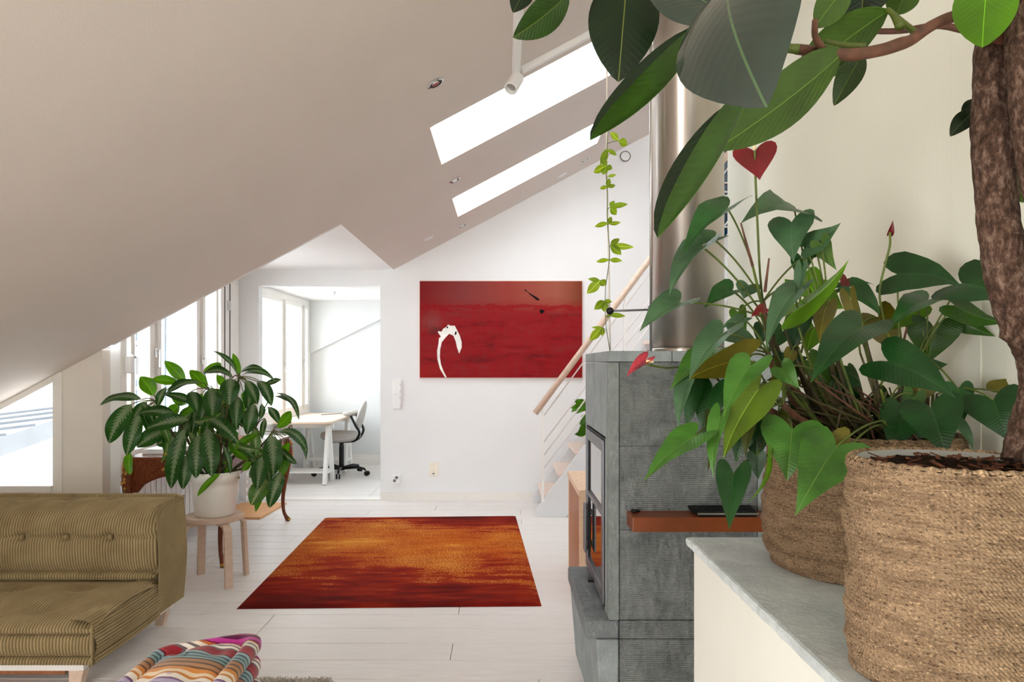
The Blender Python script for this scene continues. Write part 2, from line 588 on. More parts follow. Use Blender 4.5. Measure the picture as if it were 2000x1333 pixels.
# ---- office beyond the doorway
mb = MB().box(XD - .14, -0.4, YO, YO + .1, 0, 2.235)
mb.prism([(XD, 1.505), (-1.17, 2.2349), (XD, 2.2349)], 'y', YO - .06, YO)
M['office_white'] = wallmat('office_white_paint', (222, 224, 224))
struct(mb.build('wall_office', M['office_white']))
struct(MB().box(-0.4, -0.3, YB + .12, YO, 0, 2.235).build('wall_office', M['office_white']))
mb = MB()
for (z0, z1, d) in ((0, .05, .028), (.05, .09, .02), (.09, .13, .014)):
    mb.box(XD, -0.4, YO - d, YO - .0005, z0, z1)
struct(mb.build('baseboard_office', M['frame'], bevel=.004))
mb = MB().box(DX1 + .0, .30, YB - .014, YB, 0, .065).box(DX1, .30, YB - .009, YB, .065, .085)
struct(mb.build('baseboard_back', M['frame']))
struct(MB().box(DX0, DX1, YB - .01, YB + .13, 0.0, 0.012).build('trim_1', M['frame']), 'white doorway threshold')

# ---- dormer window wall (runs in depth along the left)
W1 = (4.985, 7.12, 0.66, 2.20)
W2 = (7.55, 9.72, 0.74, 2.19)
mb = MB()
def wall_x(y0, y1, z0, z1):
    mb.box(XD - .14, XD, y0, y1, z0, z1)
mb.box(-2.82, -2.72, YD + .1, W1[0] - .031, 0, 2.315); mb.box(-2.80, XD + .008, W1[0] - .034, W1[0] - .0305, 0, 2.315); mb.box(-2.90, -2.72, YD + .02, YD + .1, slope(-2.72) + .005, 2.4); wall_x(W1[0], W1[1], 0, W1[2]); wall_x(W1[0], W1[1], W1[3], 2.315)
wall_x(W1[1], W2[0], 0, 2.315); wall_x(W2[0], W2[1], 0, W2[2]); wall_x(W2[0], W2[1], W2[3], 2.315); wall_x(W2[1], YO, 0, 2.315)
struct(mb.build('wall_left', M['wall_white']))

def casement(idx, W, posts, sashes, handles):
    y0, y1, z0, z1 = W
    fr = MB()
    fx0, fx1 = XD - .09, XD + .012
    e = .045
    fr.box(fx0, fx1, y0 - .03, y0 + e, z0 - .03, z1 + .03).box(fx0, fx1, y1 - e, y1 + .03, z0 - .03, z1 + .03)
    fr.box(fx0, fx1, y0 + e, y1 - e, z0 - .03, z0 + e).box(fx0, fx1, y0 + e, y1 - e, z1 - e, z1 + .03)
    for p in posts:
        fr.box(fx0, fx1 - .01, p - .035, p + .035, z0 + e, z1 - e)
    win = struct(fr.build('window_%d' % idx, M['frame'], bevel=.004))
    for (a, b) in sashes:
        s_ = MB()
        k = .05
        sx0, sx1 = XD - .07, XD + .022
        s_.box(sx0, sx1, a, a + k, z0 + e, z1 - e).box(sx0, sx1, b - k, b, z0 + e, z1 - e)
        s_.box(sx0, sx1, a + k, b - k, z0 + e, z0 + e + k).box(sx0, sx1, a + k, b - k, z1 - e - k, z1 - e)
        so = s_.build('sash', M['frame'], win, bevel=.004)
        MB().box(XD - .04, XD - .034, a + k, b - k, z0 + e + k, z1 - e - k).build('pane', M['glass'], so)
    for (y, z) in handles:
        hd = MB().box(XD + .022, XD + .034, y - .014, y + .014, z - .035, z + .035)
        hd.box(XD + .034, XD + .06, y - .009, y + .009, z + .005, z + .023).box(XD + .05, XD + .063, y - .009, y + .009, z - .11, z + .02)
        hd.build('handle', M['chrome'] if idx == 2 else M['plastic'], win, bevel=.003)
    return win
w2 = casement(2, W1, (5.43, 6.24), ((5.07, 5.39), (5.47, 6.20), (6.28, 6.62)), ((5.42, 1.45), (6.25, 1.4), (5.08, 1.40)))
MB().box(XD - .03, XD + .03, 6.66, 7.07, .71, 2.15).build('shutter_board', M['frame'], w2, bevel=.004)
MB().box(XD + .03, XD + .036, 6.735, 6.742, .71, 2.15).box(XD + .03, XD + .036, 6.86, 6.868, .71, 2.15).build('gap_line', M['black'], w2)
MB().box(XD + .03, XD + .045, 6.80, 6.85, 1.88, 1.97).build('hinge', M['chrome'], w2)
MB().box(XD + .012, XD + .05, 5.0, 5.06, 1.30, 1.42).build('latch', M['plastic'], w2, bevel=.006)
MB().box(XD - .02, XD + .07, W1[0] - .03, W1[1] + .03, W1[2] - .055, W1[2] - .03).build('window_sill', M['frame'], w2, bevel=.005)
w3 = casement(3, W2, (8.6, 9.42), ((7.60, 8.56), (8.64, 9.38), (9.46, 9.67)), ((8.6, 1.30), (9.43, 1.35)))
MB().box(XD - .02, XD + .06, W2[0] - .03, W2[1] + .03, W2[2] - .055, W2[2] - .03).build('window_sill', M['frame'], w3, bevel=.005)

# ---- frontal wall with the low triangular window, left
GX0, GX1, GZ = -4.2, -3.0, .50
mb = MB()
mb.prism([(GX1, 0), (-2.72, 0), (-2.72, slope(-2.72)), (GX1, slope(GX1))], 'y', YD, YD + .10)
mb.prism([(-4.45, 0), (GX1, 0), (GX1, GZ), (-4.45, GZ)], 'y', YD, YD + .10)
mb.prism([(-4.45, GZ), (GX0, GZ), (GX0, slope(GX0)), (-4.45, slope(-4.45))], 'y', YD, YD + .10)
struct(mb.build('wall_gable', M['wall_warm']))
e = .05
fr = MB()
fr.prism([(GX1 - e, GZ), (GX1, GZ), (GX1, slope(GX1)), (GX1 - e, slope(GX1 - e))], 'y', YD - .012, YD + .06)
fr.prism([(GX0, GZ), (GX1 - e, GZ), (GX1 - e, GZ + .045), (GX0, GZ + .045)], 'y', YD - .03, YD + .06)
fr.prism([(GX0, slope(GX0) - .045), (GX1 - e, slope(GX1 - e) - .045), (GX1 - e, slope(GX1 - e)), (GX0, slope(GX0))], 'y', YD - .012, YD + .06)
w4 = struct(fr.build('window_4', M['frame'], bevel=.003))
MB().prism([(GX0, GZ + .045), (GX1 - e, GZ + .045), (GX1 - e, slope(GX1 - e) - .045), (GX0, slope(GX0) - .045)], 'y', YD + .03, YD + .036).build('pane', M['glass'], w4)
MB().bar((GX1 + .004, YD - .008, GZ), (GX1 + .004, YD - .008, slope(GX1) - .003), .02, .014).build('casing', M['frame'], w4)

# ---- cream wall on the right, knee wall left
mb = MB().box(1.09, 1.27, -4, 3.5, 0, slope(1.09)+.02)
struct(mb.build('wall_right', M['wall_cream']))
struct(MB().box(1.0865, 1.09, 1.635, 1.745, .9, 3.4).build('trim_2', M['wall_cream'], bevel=.003), 'cream cover strip on the right wall')
struct(MB().box(3.3, 3.4, 3.5, YB, 0, slope(3.3)).build('wall_stair', M['wall_white']))
struct(MB().box(-4.55, -4.45, -4, YD, 0, slope(-4.45)).build('wall_knee', M['wall_warm']))
mb = MB().prism([(-4.45, 0), (-.2, 0), (-.2, slope(-.2)), (-4.45, slope(-4.45))], 'y', -4.1, -4)
mb.prism([(-.2, 0), (.75, 0), (.75, .9), (-.2, .9)], 'y', -4.1, -4)
mb.prism([(-.2, 2.3), (.75, 2.3), (.75, slope(.75)), (-.2, slope(-.2))], 'y', -4.1, -4)
mb.prism([(.75, 0), (1.09, 0), (1.09, slope(1.09)), (.75, slope(.75))], 'y', -4.1, -4)
struct(mb.build('wall_rear', M['wall_warm']))
mb = MB().box(1.27, 3.4, 3.4, 3.5, 0, slope(1.27))
struct(mb.build('wall_stair', M['wall_white']))

# ---- skylights: lining, frame and pane in the roof
for k, (y0, y1) in enumerate(((4.0, 4.735), (5.71, 6.41))):
    fr = MB()
    x0, x1 = -.415, .83
    def q(x, y, o):
        n = Vector((-.53, 0, 1)).normalized()
        p = Vector((x, y, slope(x))) + Vector((0, 0, T)) + n * (o + .062)
        return p
    def rail(xa, xb, ya, yb):
        fr.hexa([q(xa, ya, -.06), q(xb, ya, -.06), q(xb, yb, -.06), q(xa, yb, -.06)], [q(xa, ya, .03), q(xb, ya, .03), q(xb, yb, .03), q(xa, yb, .03)])
    rail(x0 - .06, x0 - .002, y0 - .06, y1 + .06); rail(x1 + .002, x1 + .06, y0 - .06, y1 + .06)
    rail(x0 - .002, x1 + .002, y0 - .06, y0 - .002); rail(x0 - .002, x1 + .002, y1 + .002, y1 + .06)
    o = struct(fr.build('window_%d' % (5 + k), M['frame']))
    MB().hexa([q(x0, y0, -.005), q(x1, y0, -.005), q(x1, y1, -.005), q(x0, y1, -.005)], [q(x0, y0, .001), q(x1, y0, .001), q(x1, y1, .001), q(x0, y1, .001)]).build('pane', M['glass'], o)

# ---- floor: white boards, each its own piece
def floormat():
    t = NT('white_washed_boards')
    oi = t.n('ShaderNodeObjectInfo')
    v = t.co('Object', (1.2, 22, 22))
    f = t.noise(v, 4.0, 5, 0.65, 0.4)
    a = t.ramp(f, [(0.25, (214, 208, 204)), (0.6, (231, 227, 224)), (0.8, (238, 235, 232))])
    b = t.mix(t.math('MULTIPLY', oi.outputs['Random'], 0.5), a, (222, 216, 212))
    t.bump(f, 0.1, 0.002)
    return t.set(b, t.math('ADD', 0.32, t.math('MULTIPLY', f, 0.12)), 0, 0.45)
M['floor'] = floormat()
M['floor_gap'] = plain('dark_joint', (150, 140, 132), 0.8)
fl = struct(MB().box(-4.55, 3.4, -4.0, YO + .1, -.08, -.014).build('floor', M['floor_gap']))
rnd = random.Random(4)
shared = {}
def plank(x0, x1, y0, y1, h=0.0):
    key = (round(x1 - x0, 3), round(y1 - y0, 3))
    if key not in shared:
        g = .0012
        L, w_ = x1 - x0, y1 - y0
        mb = MB()
        c = .003
        bt = [(g, g, -.0135), (L - g, g, -.0135), (L - g, w_ - g, -.0135), (g, w_ - g, -.0135)]
        md = [(g, g, -c), (L - g, g, -c), (L - g, w_ - g, -c), (g, w_ - g, -c)]
        tp = [(g + c, g + c, 0), (L - g - c, g + c, 0), (L - g - c, w_ - g - c, 0), (g + c, w_ - g - c, 0)]
        fs = [(i, (i + 1) % 4, (i + 1) % 4 + 4, i + 4) for i in range(4)] + [(i + 4, (i + 1) % 4 + 4, (i + 1) % 4 + 8, i + 8) for i in range(4)] + [(8, 9, 10, 11), (3, 2, 1, 0)]
        mb.add(bt + md + tp, fs)
        o = mb.build('plank', M['floor'], fl, loc=None)
        # local mesh coordinates start at the plank's corner
        off = origin(fl)
        for vtx in o.data.vertices:
            vtx.co = vtx.co + off
        shared[key] = o.data
    else:
        o = bpy.data.objects.new('plank', shared[key])
        C.objects.link(o)
        o.parent = fl
    o.location = Vector((x0, y0, 0)) - origin(fl)
    return o
pw = .2
lens = [1.4, 1.8, 2.2]
row = 0
y = 0.9
while y < YB - .001:
    y1 = min(y + pw, YB)
    x = -4.45
    first = True
    while x < 3.29:
        L = rnd.choice(lens) if not first else rnd.choice((.6, 1.0, 1.4))
        first = False
        x1 = min(x + L, 3.3)
        if x1 > -4.4 and (x < -.70 * y * .75 + 3.6):
            plank(x, x1, y, y1)
        x = x1
    y = y1
y = YB + .12
while y < YO - .001:
    y1 = min(y + pw, YO)
    plank(XD, -1.4, y, y1); plank(-1.4, -.4, y, y1)
    y = y1
struct(MB().box(-4.45, 1.09, -4, .9, -.014, 0).build('floor', M['floor']))

# ---- outside: pale building opposite and the standing-seam roof below the triangular window
fac = plain('pale_facade', (126, 128, 130), 0.8, var=0.03)
facw = plain('grey_blue_window', (92, 102, 112), 0.3)
ob = empty('apartment_building', (-11.5, 22, -3), 'pale apartment building across the street behind the dormer window', 'building')
MB().box(-16, -11, 17.2, 23.2, -3, 9).build('facade', fac, ob)
for k in range(10):
    z = .6 + k * .34
    MB().box(-11.0, -10.95, 20.2, 21.6, z, z + .12).build('slat', plain('facade_slat', (116, 120, 124)) if k == 0 else bpy.data.materials['facade_slat'], ob)
for k in range(3):
    for j in range(3):
        MB().box(-11.0, -10.96, 17.6 + j * 1.9, 18.5 + j * 1.9, 4.2 + k * 2.2 - 4.5, 5.4 + k * 2.2 - 4.5).build('window', facw, ob)
ob2 = empty('apartment_building', (-12, 26, -3), 'blue grey narrow building seen behind the middle window pane', 'building')
MB().box(-16, -11.6, 24.6, 28.6, -3, 8).build('facade', plain('pale_grey_facade', (112, 118, 124), 0.8), ob2)
for z in (.2, 1.75, 2.15, 2.55):
    MB().box(-11.6, -11.54, 26.2, 27.4, z, z + (1.2 if z < 1 else .22)).build('window', facw, ob2)
rf = plain('grey_roof_metal', (98, 101, 104), 0.6, 0.0, var=0.05, vs=3)
ro = empty('neighbour_roof', (-5.5, 8, -2), 'pale grey standing seam roof outside the triangular window', 'roof')
def rz(x, y):
    return .62 + (x + 3.6) * .12 + (y - 6) * .13
RX, RY = -5.2, 9.6
MB().hexa([(-14, 5.4, rz(-14, 5.4) - .2), (RX, 5.4, rz(RX, 5.4) - .2), (RX, RY, rz(RX, RY) - .2), (-14, RY, rz(-14, RY) - .2)],
          [(-14, 5.4, rz(-14, 5.4)), (RX, 5.4, rz(RX, 5.4)), (RX, RY, rz(RX, RY)), (-14, RY, rz(-14, RY))]).build('roof_sheet', rf, ro)
seam = plain('seam_metal', (76, 80, 86), 0.5)
for k in range(9):
    y = 5.6 + k * .47
    MB().bar((-13.5, y - .0, rz(-13.5, y) + .012), (RX, y, rz(RX, y) + .012), .014, .03).build('seam', seam, ro)
# ================================================================ soapstone stove
def stonemat(name, rough_bump, ribs, a=(104, 110, 112), b=(136, 142, 143), vein=(178, 184, 184)):
    t = NT(name)
    v = t.co('Object', (1, 1, 1))
    f = t.noise(v, 9, 6, 0.62, 0.5)
    c = t.ramp(f, [(0.3, a), (0.7, b)])
    wv = t.noise(t.co('Object', (1, 1, 1), (0.3, 0.8, 0.2)), 3.2, 5, 0.6, 1.6)
    band = t.math('LESS_THAN', t.math('ABSOLUTE', t.math('SUBTRACT', wv, 0.5)), 0.006)
    msk = t.math('MULTIPLY', band, t.math('GREATER_THAN', t.noise(v, 2.6, 2), 0.58))
    c = t.mix(t.math('MULTIPLY', msk, 0.4), c, vein)
    fine = t.noise(t.co('Object', (60, 60, 22), (0, 0.5, 0)), 1.0, 4, 0.7)
    c = t.mix(t.math('MULTIPLY', t.math('GREATER_THAN', fine, 0.62), 0.28), c, vein)
    h = t.math('MULTIPLY', fine, rough_bump)
    if ribs:
        sp = t.n('ShaderNodeSeparateXYZ')
        t.l(t.co('Object'), sp.inputs[0])
        h = t.math('ADD', h, t.math('MULTIPLY', t.math('SINE', t.math('MULTIPLY', sp.outputs[2], 900.0)), 0.22))
        c = t.mix(t.math('MULTIPLY', t.math('GREATER_THAN', t.math('SINE', t.math('MULTIPLY', sp.outputs[2], 900.0)), 0.75), 0.3), c, (70, 75, 77))
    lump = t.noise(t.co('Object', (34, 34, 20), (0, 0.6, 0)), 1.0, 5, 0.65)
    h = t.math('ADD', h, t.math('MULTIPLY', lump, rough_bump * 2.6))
    c = t.mix(t.math('MULTIPLY', t.math('GREATER_THAN', lump, 0.57), 0.16 * min(1, rough_bump * 1.2)), c, vein)  # lump tops lightened in colour, standing in for light on the relief
    t.bump(h, 0.9, 0.012)
    return t.set(c, 0.6, 0, 0.35)
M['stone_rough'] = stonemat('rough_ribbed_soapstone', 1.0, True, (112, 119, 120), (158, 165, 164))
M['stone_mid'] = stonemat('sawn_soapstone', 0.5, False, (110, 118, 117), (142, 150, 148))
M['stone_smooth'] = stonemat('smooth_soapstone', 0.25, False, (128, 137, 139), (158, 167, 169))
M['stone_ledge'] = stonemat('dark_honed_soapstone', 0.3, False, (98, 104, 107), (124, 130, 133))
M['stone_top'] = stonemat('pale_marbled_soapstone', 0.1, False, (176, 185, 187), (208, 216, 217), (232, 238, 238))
M['stone_core'] = plain('dark_grout', (52, 55, 56), 0.9)

SX, SY0, SY1, SX1 = .38, 2.62, 3.365, 1.05
st = empty('soapstone_stove', (.72, 3.0, 0), 'tall grey soapstone stove with glass fire door on its left face', 'stove')
MB().box(SX + .022, SX1, SY0 + .012, SY1, .0, 1.36).build('core', M['stone_core'], st)
def slab(name, x0, x1, y0, y1, z0, z1, m, bev=.0025, lab=None):
    g = .0012
    o = MB().box(x0 + g, x1 - g, y0 + g, y1 - g, z0 + g, z1 - g).build(name, m, st, bevel=bev)
    return o
XS = .421
# front: corner strip, rough panels, right column
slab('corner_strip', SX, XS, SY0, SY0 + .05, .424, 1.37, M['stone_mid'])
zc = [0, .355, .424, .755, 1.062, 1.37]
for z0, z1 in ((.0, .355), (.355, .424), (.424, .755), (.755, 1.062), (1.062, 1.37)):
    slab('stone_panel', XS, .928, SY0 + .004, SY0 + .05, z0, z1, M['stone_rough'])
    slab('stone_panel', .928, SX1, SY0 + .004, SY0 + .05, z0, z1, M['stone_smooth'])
# left face round the door
DY0, DY1, DZ0, DZ1 = 2.725, 3.30, .447, 1.07
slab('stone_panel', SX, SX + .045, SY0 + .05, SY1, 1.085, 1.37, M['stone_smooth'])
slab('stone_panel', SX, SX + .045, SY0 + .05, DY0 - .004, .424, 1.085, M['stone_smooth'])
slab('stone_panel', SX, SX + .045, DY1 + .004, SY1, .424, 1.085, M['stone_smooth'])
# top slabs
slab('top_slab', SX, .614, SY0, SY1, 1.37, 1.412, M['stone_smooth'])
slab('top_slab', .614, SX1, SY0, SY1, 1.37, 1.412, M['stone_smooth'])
# ledge under the door
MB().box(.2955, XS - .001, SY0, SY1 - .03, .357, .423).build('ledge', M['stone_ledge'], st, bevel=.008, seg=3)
# base, leaning in towards the floor
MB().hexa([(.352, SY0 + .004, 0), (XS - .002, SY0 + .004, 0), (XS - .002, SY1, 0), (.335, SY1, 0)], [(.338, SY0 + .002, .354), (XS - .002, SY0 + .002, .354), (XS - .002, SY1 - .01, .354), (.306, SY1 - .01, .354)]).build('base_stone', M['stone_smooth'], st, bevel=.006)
# fire door
fd = MB()
fx0, fx1 = SX - .006, SX + .02
k = .045
fd.box(fx0, fx1, DY0, DY0 + k, DZ0, DZ1).box(fx0, fx1, DY1 - k, DY1, DZ0, DZ1)
fd.box(fx0, fx1, DY0 + k, DY1 - k, DZ0, DZ0 + k).box(fx0, fx1, DY0 + k, DY1 - k, DZ1 - k, DZ1)
door = fd.build('fire_door', M['darkmetal'], st, bevel=.003)
t = NT('fire_glass')
M['fireglass'] = t.set((14, 13, 13), 0.03, 0, 0.9, 0.6)
MB().box(SX + .004, SX + .012, DY0 + k, DY1 - k, DZ0 + k, DZ1 - k).build('pane', M['fireglass'], door)
MB().box(fx0 + .002, SX + .004, DY0 + k, DY1 - k, .775, .795).build('cross_bar', M['darkmetal'], door)
MB().box(SX + .001, SX + .0042, DY1 - k - .03, DY1 - k, DZ0 + k, DZ1 - k).build('seal', M['black'], door)
MB().box(SX - .022, SX - .012, 3.20, 3.26, .52, .735).box(SX - .014, SX - .004, 3.22, 3.24, .54, .57).box(SX - .014, SX - .004, 3.22, 3.24, .68, .71).build('handle', M['darkmetal'], door, bevel=.003)
MB().box(SX - .03, SX - .004, 2.99, 3.03, .452, .462).build('air_lever', M['blackmetal'], st)
MB().box(SX - .0015, SX + .02, DY0 - .012, DY1 + .012, DZ1 + .004, DZ1 + .010).box(SX - .0015, SX + .02, DY0 - .012, DY0 - .007, DZ0, DZ1 + .01).build('door_joint', M['black'], st)

# flue pipe
t = NT('brushed_stainless')
v = t.co('Object', (4, 4, 220))
f = t.noise(v, 1.0, 3)
t.bump(f, 0.05, 0.002)
tg_ = t.n('ShaderNodeTangent', _direction_type='RADIAL', _axis='Z')
t.l(tg_.outputs[0], t.b.inputs['Tangent'])
t.b.inputs['Anisotropic'].default_value = 0.85
t.b.inputs['Anisotropic Rotation'].default_value = 0.25
M['steel'] = t.set(t.ramp(t.noise(t.co('Object', (3, 3, 1.2)), 1.2, 3), [(0.3, (196, 188, 180)), (0.7, (210, 203, 195))]), 0.34, 1.0)
PXc, PYc, PR = .768, 3.0, .1465
pz = slope(PXc) - .02
pp = empty('flue_pipe', (PXc, PYc, 1.412), 'wide brushed steel flue pipe rising from the stove', 'pipe')
MB().lathe([(PR, 1.4125), (PR, 2.66), (PR + .004, 2.665), (PR + .004, 2.70), (PR, 2.705), (PR, pz - .06)], (PXc, PYc, 0), 64).build('pipe', M['steel'], pp, smooth=True)
MB().lathe([(PR + .001, 1.4126), (PR + .02, 1.4125), (PR + .02, 1.424), (PR + .001, 1.43)], (PXc, PYc, 0), 64, 'z', False).build('collar', M['steel'], pp, smooth=False)
n_ = MB()
n_.lathe([(PR + .002, pz - .2), (PR + .05, pz - .2), (PR + .05, pz - .19), (PR + .002, pz - .18)], (PXc, PYc, 0), 48, 'z', False).build('ceiling_rosette', M['steel'], pp)

# damper rod with a black ball, and its upright
rodx, rody = .597, 2.92
dr = empty('damper_rod', (rodx, rody, 1.412), 'slim upright rod beside the flue with black ball lever', 'rod')
MB().tube([(rodx, rody, 1.4125), (rodx, rody, slope(rodx) - .002)], .0055, 10).build('rod', M['chrome'], dr, smooth=True)
MB().tube([(rodx + .002, rody, 1.585), (.4335, rody - .02, 1.578)], .0042, 8).build('lever', M['darkmetal'], dr, smooth=True)
MB().lathe([(.006, 1.565), (.011, 1.567), (.011, 1.60), (.006, 1.602)], (rodx, rody, 0), 12).build('clamp', M['darkmetal'], dr)
MB().sphere((.427, rody - .02, 1.578), .0155, 16).build('ball', M['blackmetal'], dr, smooth=True)

# russet shelf, keyboard and dark clip
sh = MB().box(.448, 1.045, 2.505, SY0 + .002, .7745, .8265).build('shelf', M['shelfwood'], bevel=.003)
tag(sh, 'russet brown floating shelf fixed to the front of the stone stove', 'shelf')
kb = empty('keyboard', (.79, 2.56, .8265), 'slim black keyboard with silver edge lying on the russet shelf', 'keyboard')
x0, x1 = .668, .895
MB().hexa([(x0 + .014, 2.512, .827), (x1 - .012, 2.512, .827), (x1 - .002, 2.612, .834), (x0 + .002, 2.612, .834)], [(x0 + .008, 2.508, .838), (x1 - .004, 2.508, .838), (x1, 2.614, .848), (x0, 2.614, .848)]).build('body', M['black'], kb, bevel=.002)
MB().hexa([(x0 + .010, 2.5065, .835), (x1 - .006, 2.5065, .835), (x1 - .006, 2.509, .8345), (x0 + .010, 2.509, .8345)], [(x0 + .008, 2.5065, .841), (x1 - .004, 2.5065, .841), (x1 - .004, 2.509, .841), (x0 + .008, 2.509, .841)]).build('silver_edge', M['chrome'], kb)
for r in range(5):
    for q in range(14):
        xx = x0 + .012 + q * .0145
        yy = 2.517 + r * .0185
        zz = .8385 + r * .0018
        MB().box(xx, xx + .0125, yy, yy + .0155, zz, zz + .004).build('key', M['blackmetal'], kb)
ck = MB().sphere((.468, 2.585, .833), .013, 10, (1, .8, .5)).tube([(.468, 2.585, .833), (.49, 2.60, .829)], .004, 6)
tag(ck.build('clip', M['black'], smooth=True), 'small black clip lying on the left end of the russet shelf', 'clip')

# ================================================================ stone-topped counter
cu = empty('low_cabinet', (.79, .6, 0), 'cream low cabinet with pale grey marbled stone top by the cream wall', 'cabinet')
MB().box(.499, 1.085, -.6, 1.885, 0, .874).build('body', plain('cream_lacquer', (231, 232, 224), 0.45, var=0.008), cu)
n = 80
rr = random.Random(2)
prof = []
edge = MB()
ny = 110
jit = [rr.uniform(-.0025, .0025) for _ in range(ny)]
def ctop(i, j):
    yv = -.6 + 2.51 * i / (ny - 1)
    pts = [(.51, .8745), (.492, .8745), (.487, .879), (.485, .885), (.484, .893), (.4865, .8985), (.492, .9), (.79, .9), (1.085, .9), (1.085, .8745)]
    x, z = pts[j]
    if 1 <= j <= 5:
        x += jit[i] * (1.0 if j in (3, 4) else .5)
    return (x, yv, z)
edge.grid(ctop, ny, 10)
a = len(edge.v)
edge.f.append([9, 8, 7, 6, 5, 4, 3, 2, 1, 0]); edge.mi.append(0)
edge.f.append([(ny - 1) * 10 + k for k in range(10)]); edge.mi.append(0)
edge.build('stone_top', M['stone_top'], cu)

# ================================================================ oak sideboard behind the stove
sb = empty('oak_sideboard', (.8, 4.5, 0), 'light oak sideboard with darker brown side behind the stone stove', 'sideboard')
MB().box(.426, 1.25, 4.11, 4.86, .605, .64).build('top', M['oak'], sb, bevel=.002)
MB().box(.437, .47, 4.155, 4.82, 0.0, .605).build('side_panel', M['oak_brown'], sb)
MB().box(.433, .473, 4.12, 4.152, 0, .605).build('post', M['oak'], sb, bevel=.002)
MB().box(.433, .473, 4.822, 4.85, 0, .605).build('post', M['oak'], sb, bevel=.002)
MB().box(.473, 1.24, 4.13, 4.15, .05, .605).build('front_panel', M['oak'], sb)
MB().box(1.20, 1.24, 4.15, 4.82, 0, .605).build('side_panel', M['oak_brown'], sb)

# ================================================================ staircase
tan = 1.345
M['stringer'] = plain('pale_grey_steel_paint', (220, 222, 224), 0.4, var=.01)
sy0, sy1 = 6.40, 7.12
stc = empty('staircase', (1.2, 6.75, 0), 'white steel staircase with pinkish treads along the back wall', 'staircase')
for yy in (sy0, sy1 - .02):
    xe = 2.6
    MB().prism([(.288, 0), (.55, 0), (xe, (xe - .55) * tan), (xe, (xe - .288) * tan + .07), (.288, .07)], 'y', yy, yy + .03).build('stringer', M['stringer'], stc, bevel=.002)
for k in range(11):
    z = .16 + k * .2
    x = .33 + k * .2 / tan
    MB().box(x, x + .25, sy0 + .03, sy1 - .02, z, z + .035).build('tread', M['treads'], stc, bevel=.004)
rl = empty('stair_railing', (.36, sy0, .1), 'white stair railing with pale round wooden handrail', 'railing')
hx, hz = at(1045, 808, sy0 + .0).x, at(1045, 808, sy0).z
MB().tube([(hx, sy0 + .0, hz), (hx + 2.1, sy0, hz + 2.1 * tan)], .0275, 16).build('handrail', M['handrail'], rl, smooth=True)
for px in (1060, 1220, 1400):
    x = at(px, 0, sy0).x
    MB().box(x - .011, x + .011, sy0 - .012, sy0 + .01, (x - .288) * tan + .06, hz + (x - hx) * tan - .1).build('post', M['white'], rl)
    MB().tube([(x, sy0, hz + (x - hx) * tan - .11), (x, sy0, hz + (x - hx) * tan - .005)], .005, 8).build('bracket', M['white'], rl)
xp = at(1060, 0, sy0).x
for py in (815, 867, 893, 919):
    z = at(0, py, sy0).z
    MB().tube([(xp, sy0 - .001, z), (xp + 1.75, sy0 - .001, z + 1.75 * tan)], .0065, 8).build('rod', M['white'], rl, smooth=True)
# foliage of a plant standing on the stairs
sp_ = empty('stair_plant', (.80, 6.7, .80), 'small leafy green plant on the stairs behind the stove', 'plant')
zt = .16 + 3 * .2 + .035
sp_.location = (.80, 6.72, zt)
MB().lathe([(.04, zt + .0005), (.055, zt + .10), (.05, zt + .10), (.045, zt + .09)], (.80, 6.72, 0), 20).build('pot', M['pot'], sp_, smooth=True)
rr = random.Random(8)
for k in range(16):
    a = rr.uniform(0, 6.28)
    b = Vector((.80 + .05 * math.cos(a), 6.72 + .05 * math.sin(a), zt + .12 + rr.uniform(0, .12)))
    tt = b + Vector((.13 * math.cos(a), .13 * math.sin(a), rr.uniform(-.07, .05)))
    leaf(sp_, b, tt, .075, 'leaflet', rr.uniform(-60, 60), 10, .1, M['agla_bright'], pet=(.80, 6.72, zt + .09))
for k in range(6):
    b = Vector((.775, 6.6, zt + .12 - k * .03))
    leaf(sp_, b, b + Vector((-.06 - .015 * k, -.05, -.10 + .03 * (k % 3))), .085, 'leaflet', 20 - 12 * k, 10, .1, M['agla_bright'], pet=(.80, 6.72, zt + .09))
# ================================================================ painting
yp = YB - .035
pa = empty('abstract_painting', (-.03, YB - .018, 1.232), 'large red abstract canvas with white hook shaped stroke on back wall', 'painting')
t = NT('red_brushwork')
v = t.co('Generated', (1, 1, 1))
sp = t.n('ShaderNodeSeparateXYZ')
t.l(v, sp.inputs[0])
n1 = t.noise(t.co('Generated', (2.2, 1, 5.5), (0, 0, 0), (3.1, 0, 1.7)), 1.6, 6, 0.62, 0.7)
n2 = t.noise(t.co('Generated', (26, 1, 7)), 1.2, 5, 0.65, 0.3)
c = t.ramp(n1, [(0.28, (92, 6, 10)), (0.46, (138, 2, 12)), (0.60, (142, 16, 22)), (0.78, (116, 44, 40))])
c = t.mix(t.math('MULTIPLY', t.math('MAXIMUM', t.math('MULTIPLY', t.math('SUBTRACT', n2, 0.42), 3.0), 0.0), 0.4), c, (120, 40, 42))
top = t.math('MULTIPLY', t.math('SUBTRACT', sp.outputs[2], t.math('ADD', 0.56, t.math('MULTIPLY', n1, 0.20))), 6.0)
top = t.math('MAXIMUM', t.math('MINIMUM', top, 1.0), 0.0)
topc = t.ramp(sp.outputs[0], [(0.0, (124, 14, 18)), (0.28, (132, 60, 58)), (0.55, (150, 62, 52)), (0.85, (160, 92, 72)), (1.0, (116, 58, 26))])
c = t.mix(t.math('MULTIPLY', top, 0.85), c, topc)
ln = t.math('LESS_THAN', t.math('ABSOLUTE', t.math('SUBTRACT', t.math('ADD', sp.outputs[2], t.math('MULTIPLY', n1, 0.22)), 0.84)), t.math('MULTIPLY', n2, 0.035))
c = t.mix(t.math('MULTIPLY', ln, 0.8), c, (140, 0, 10))
dx = t.math('SUBTRACT', sp.outputs[0], 0.075)
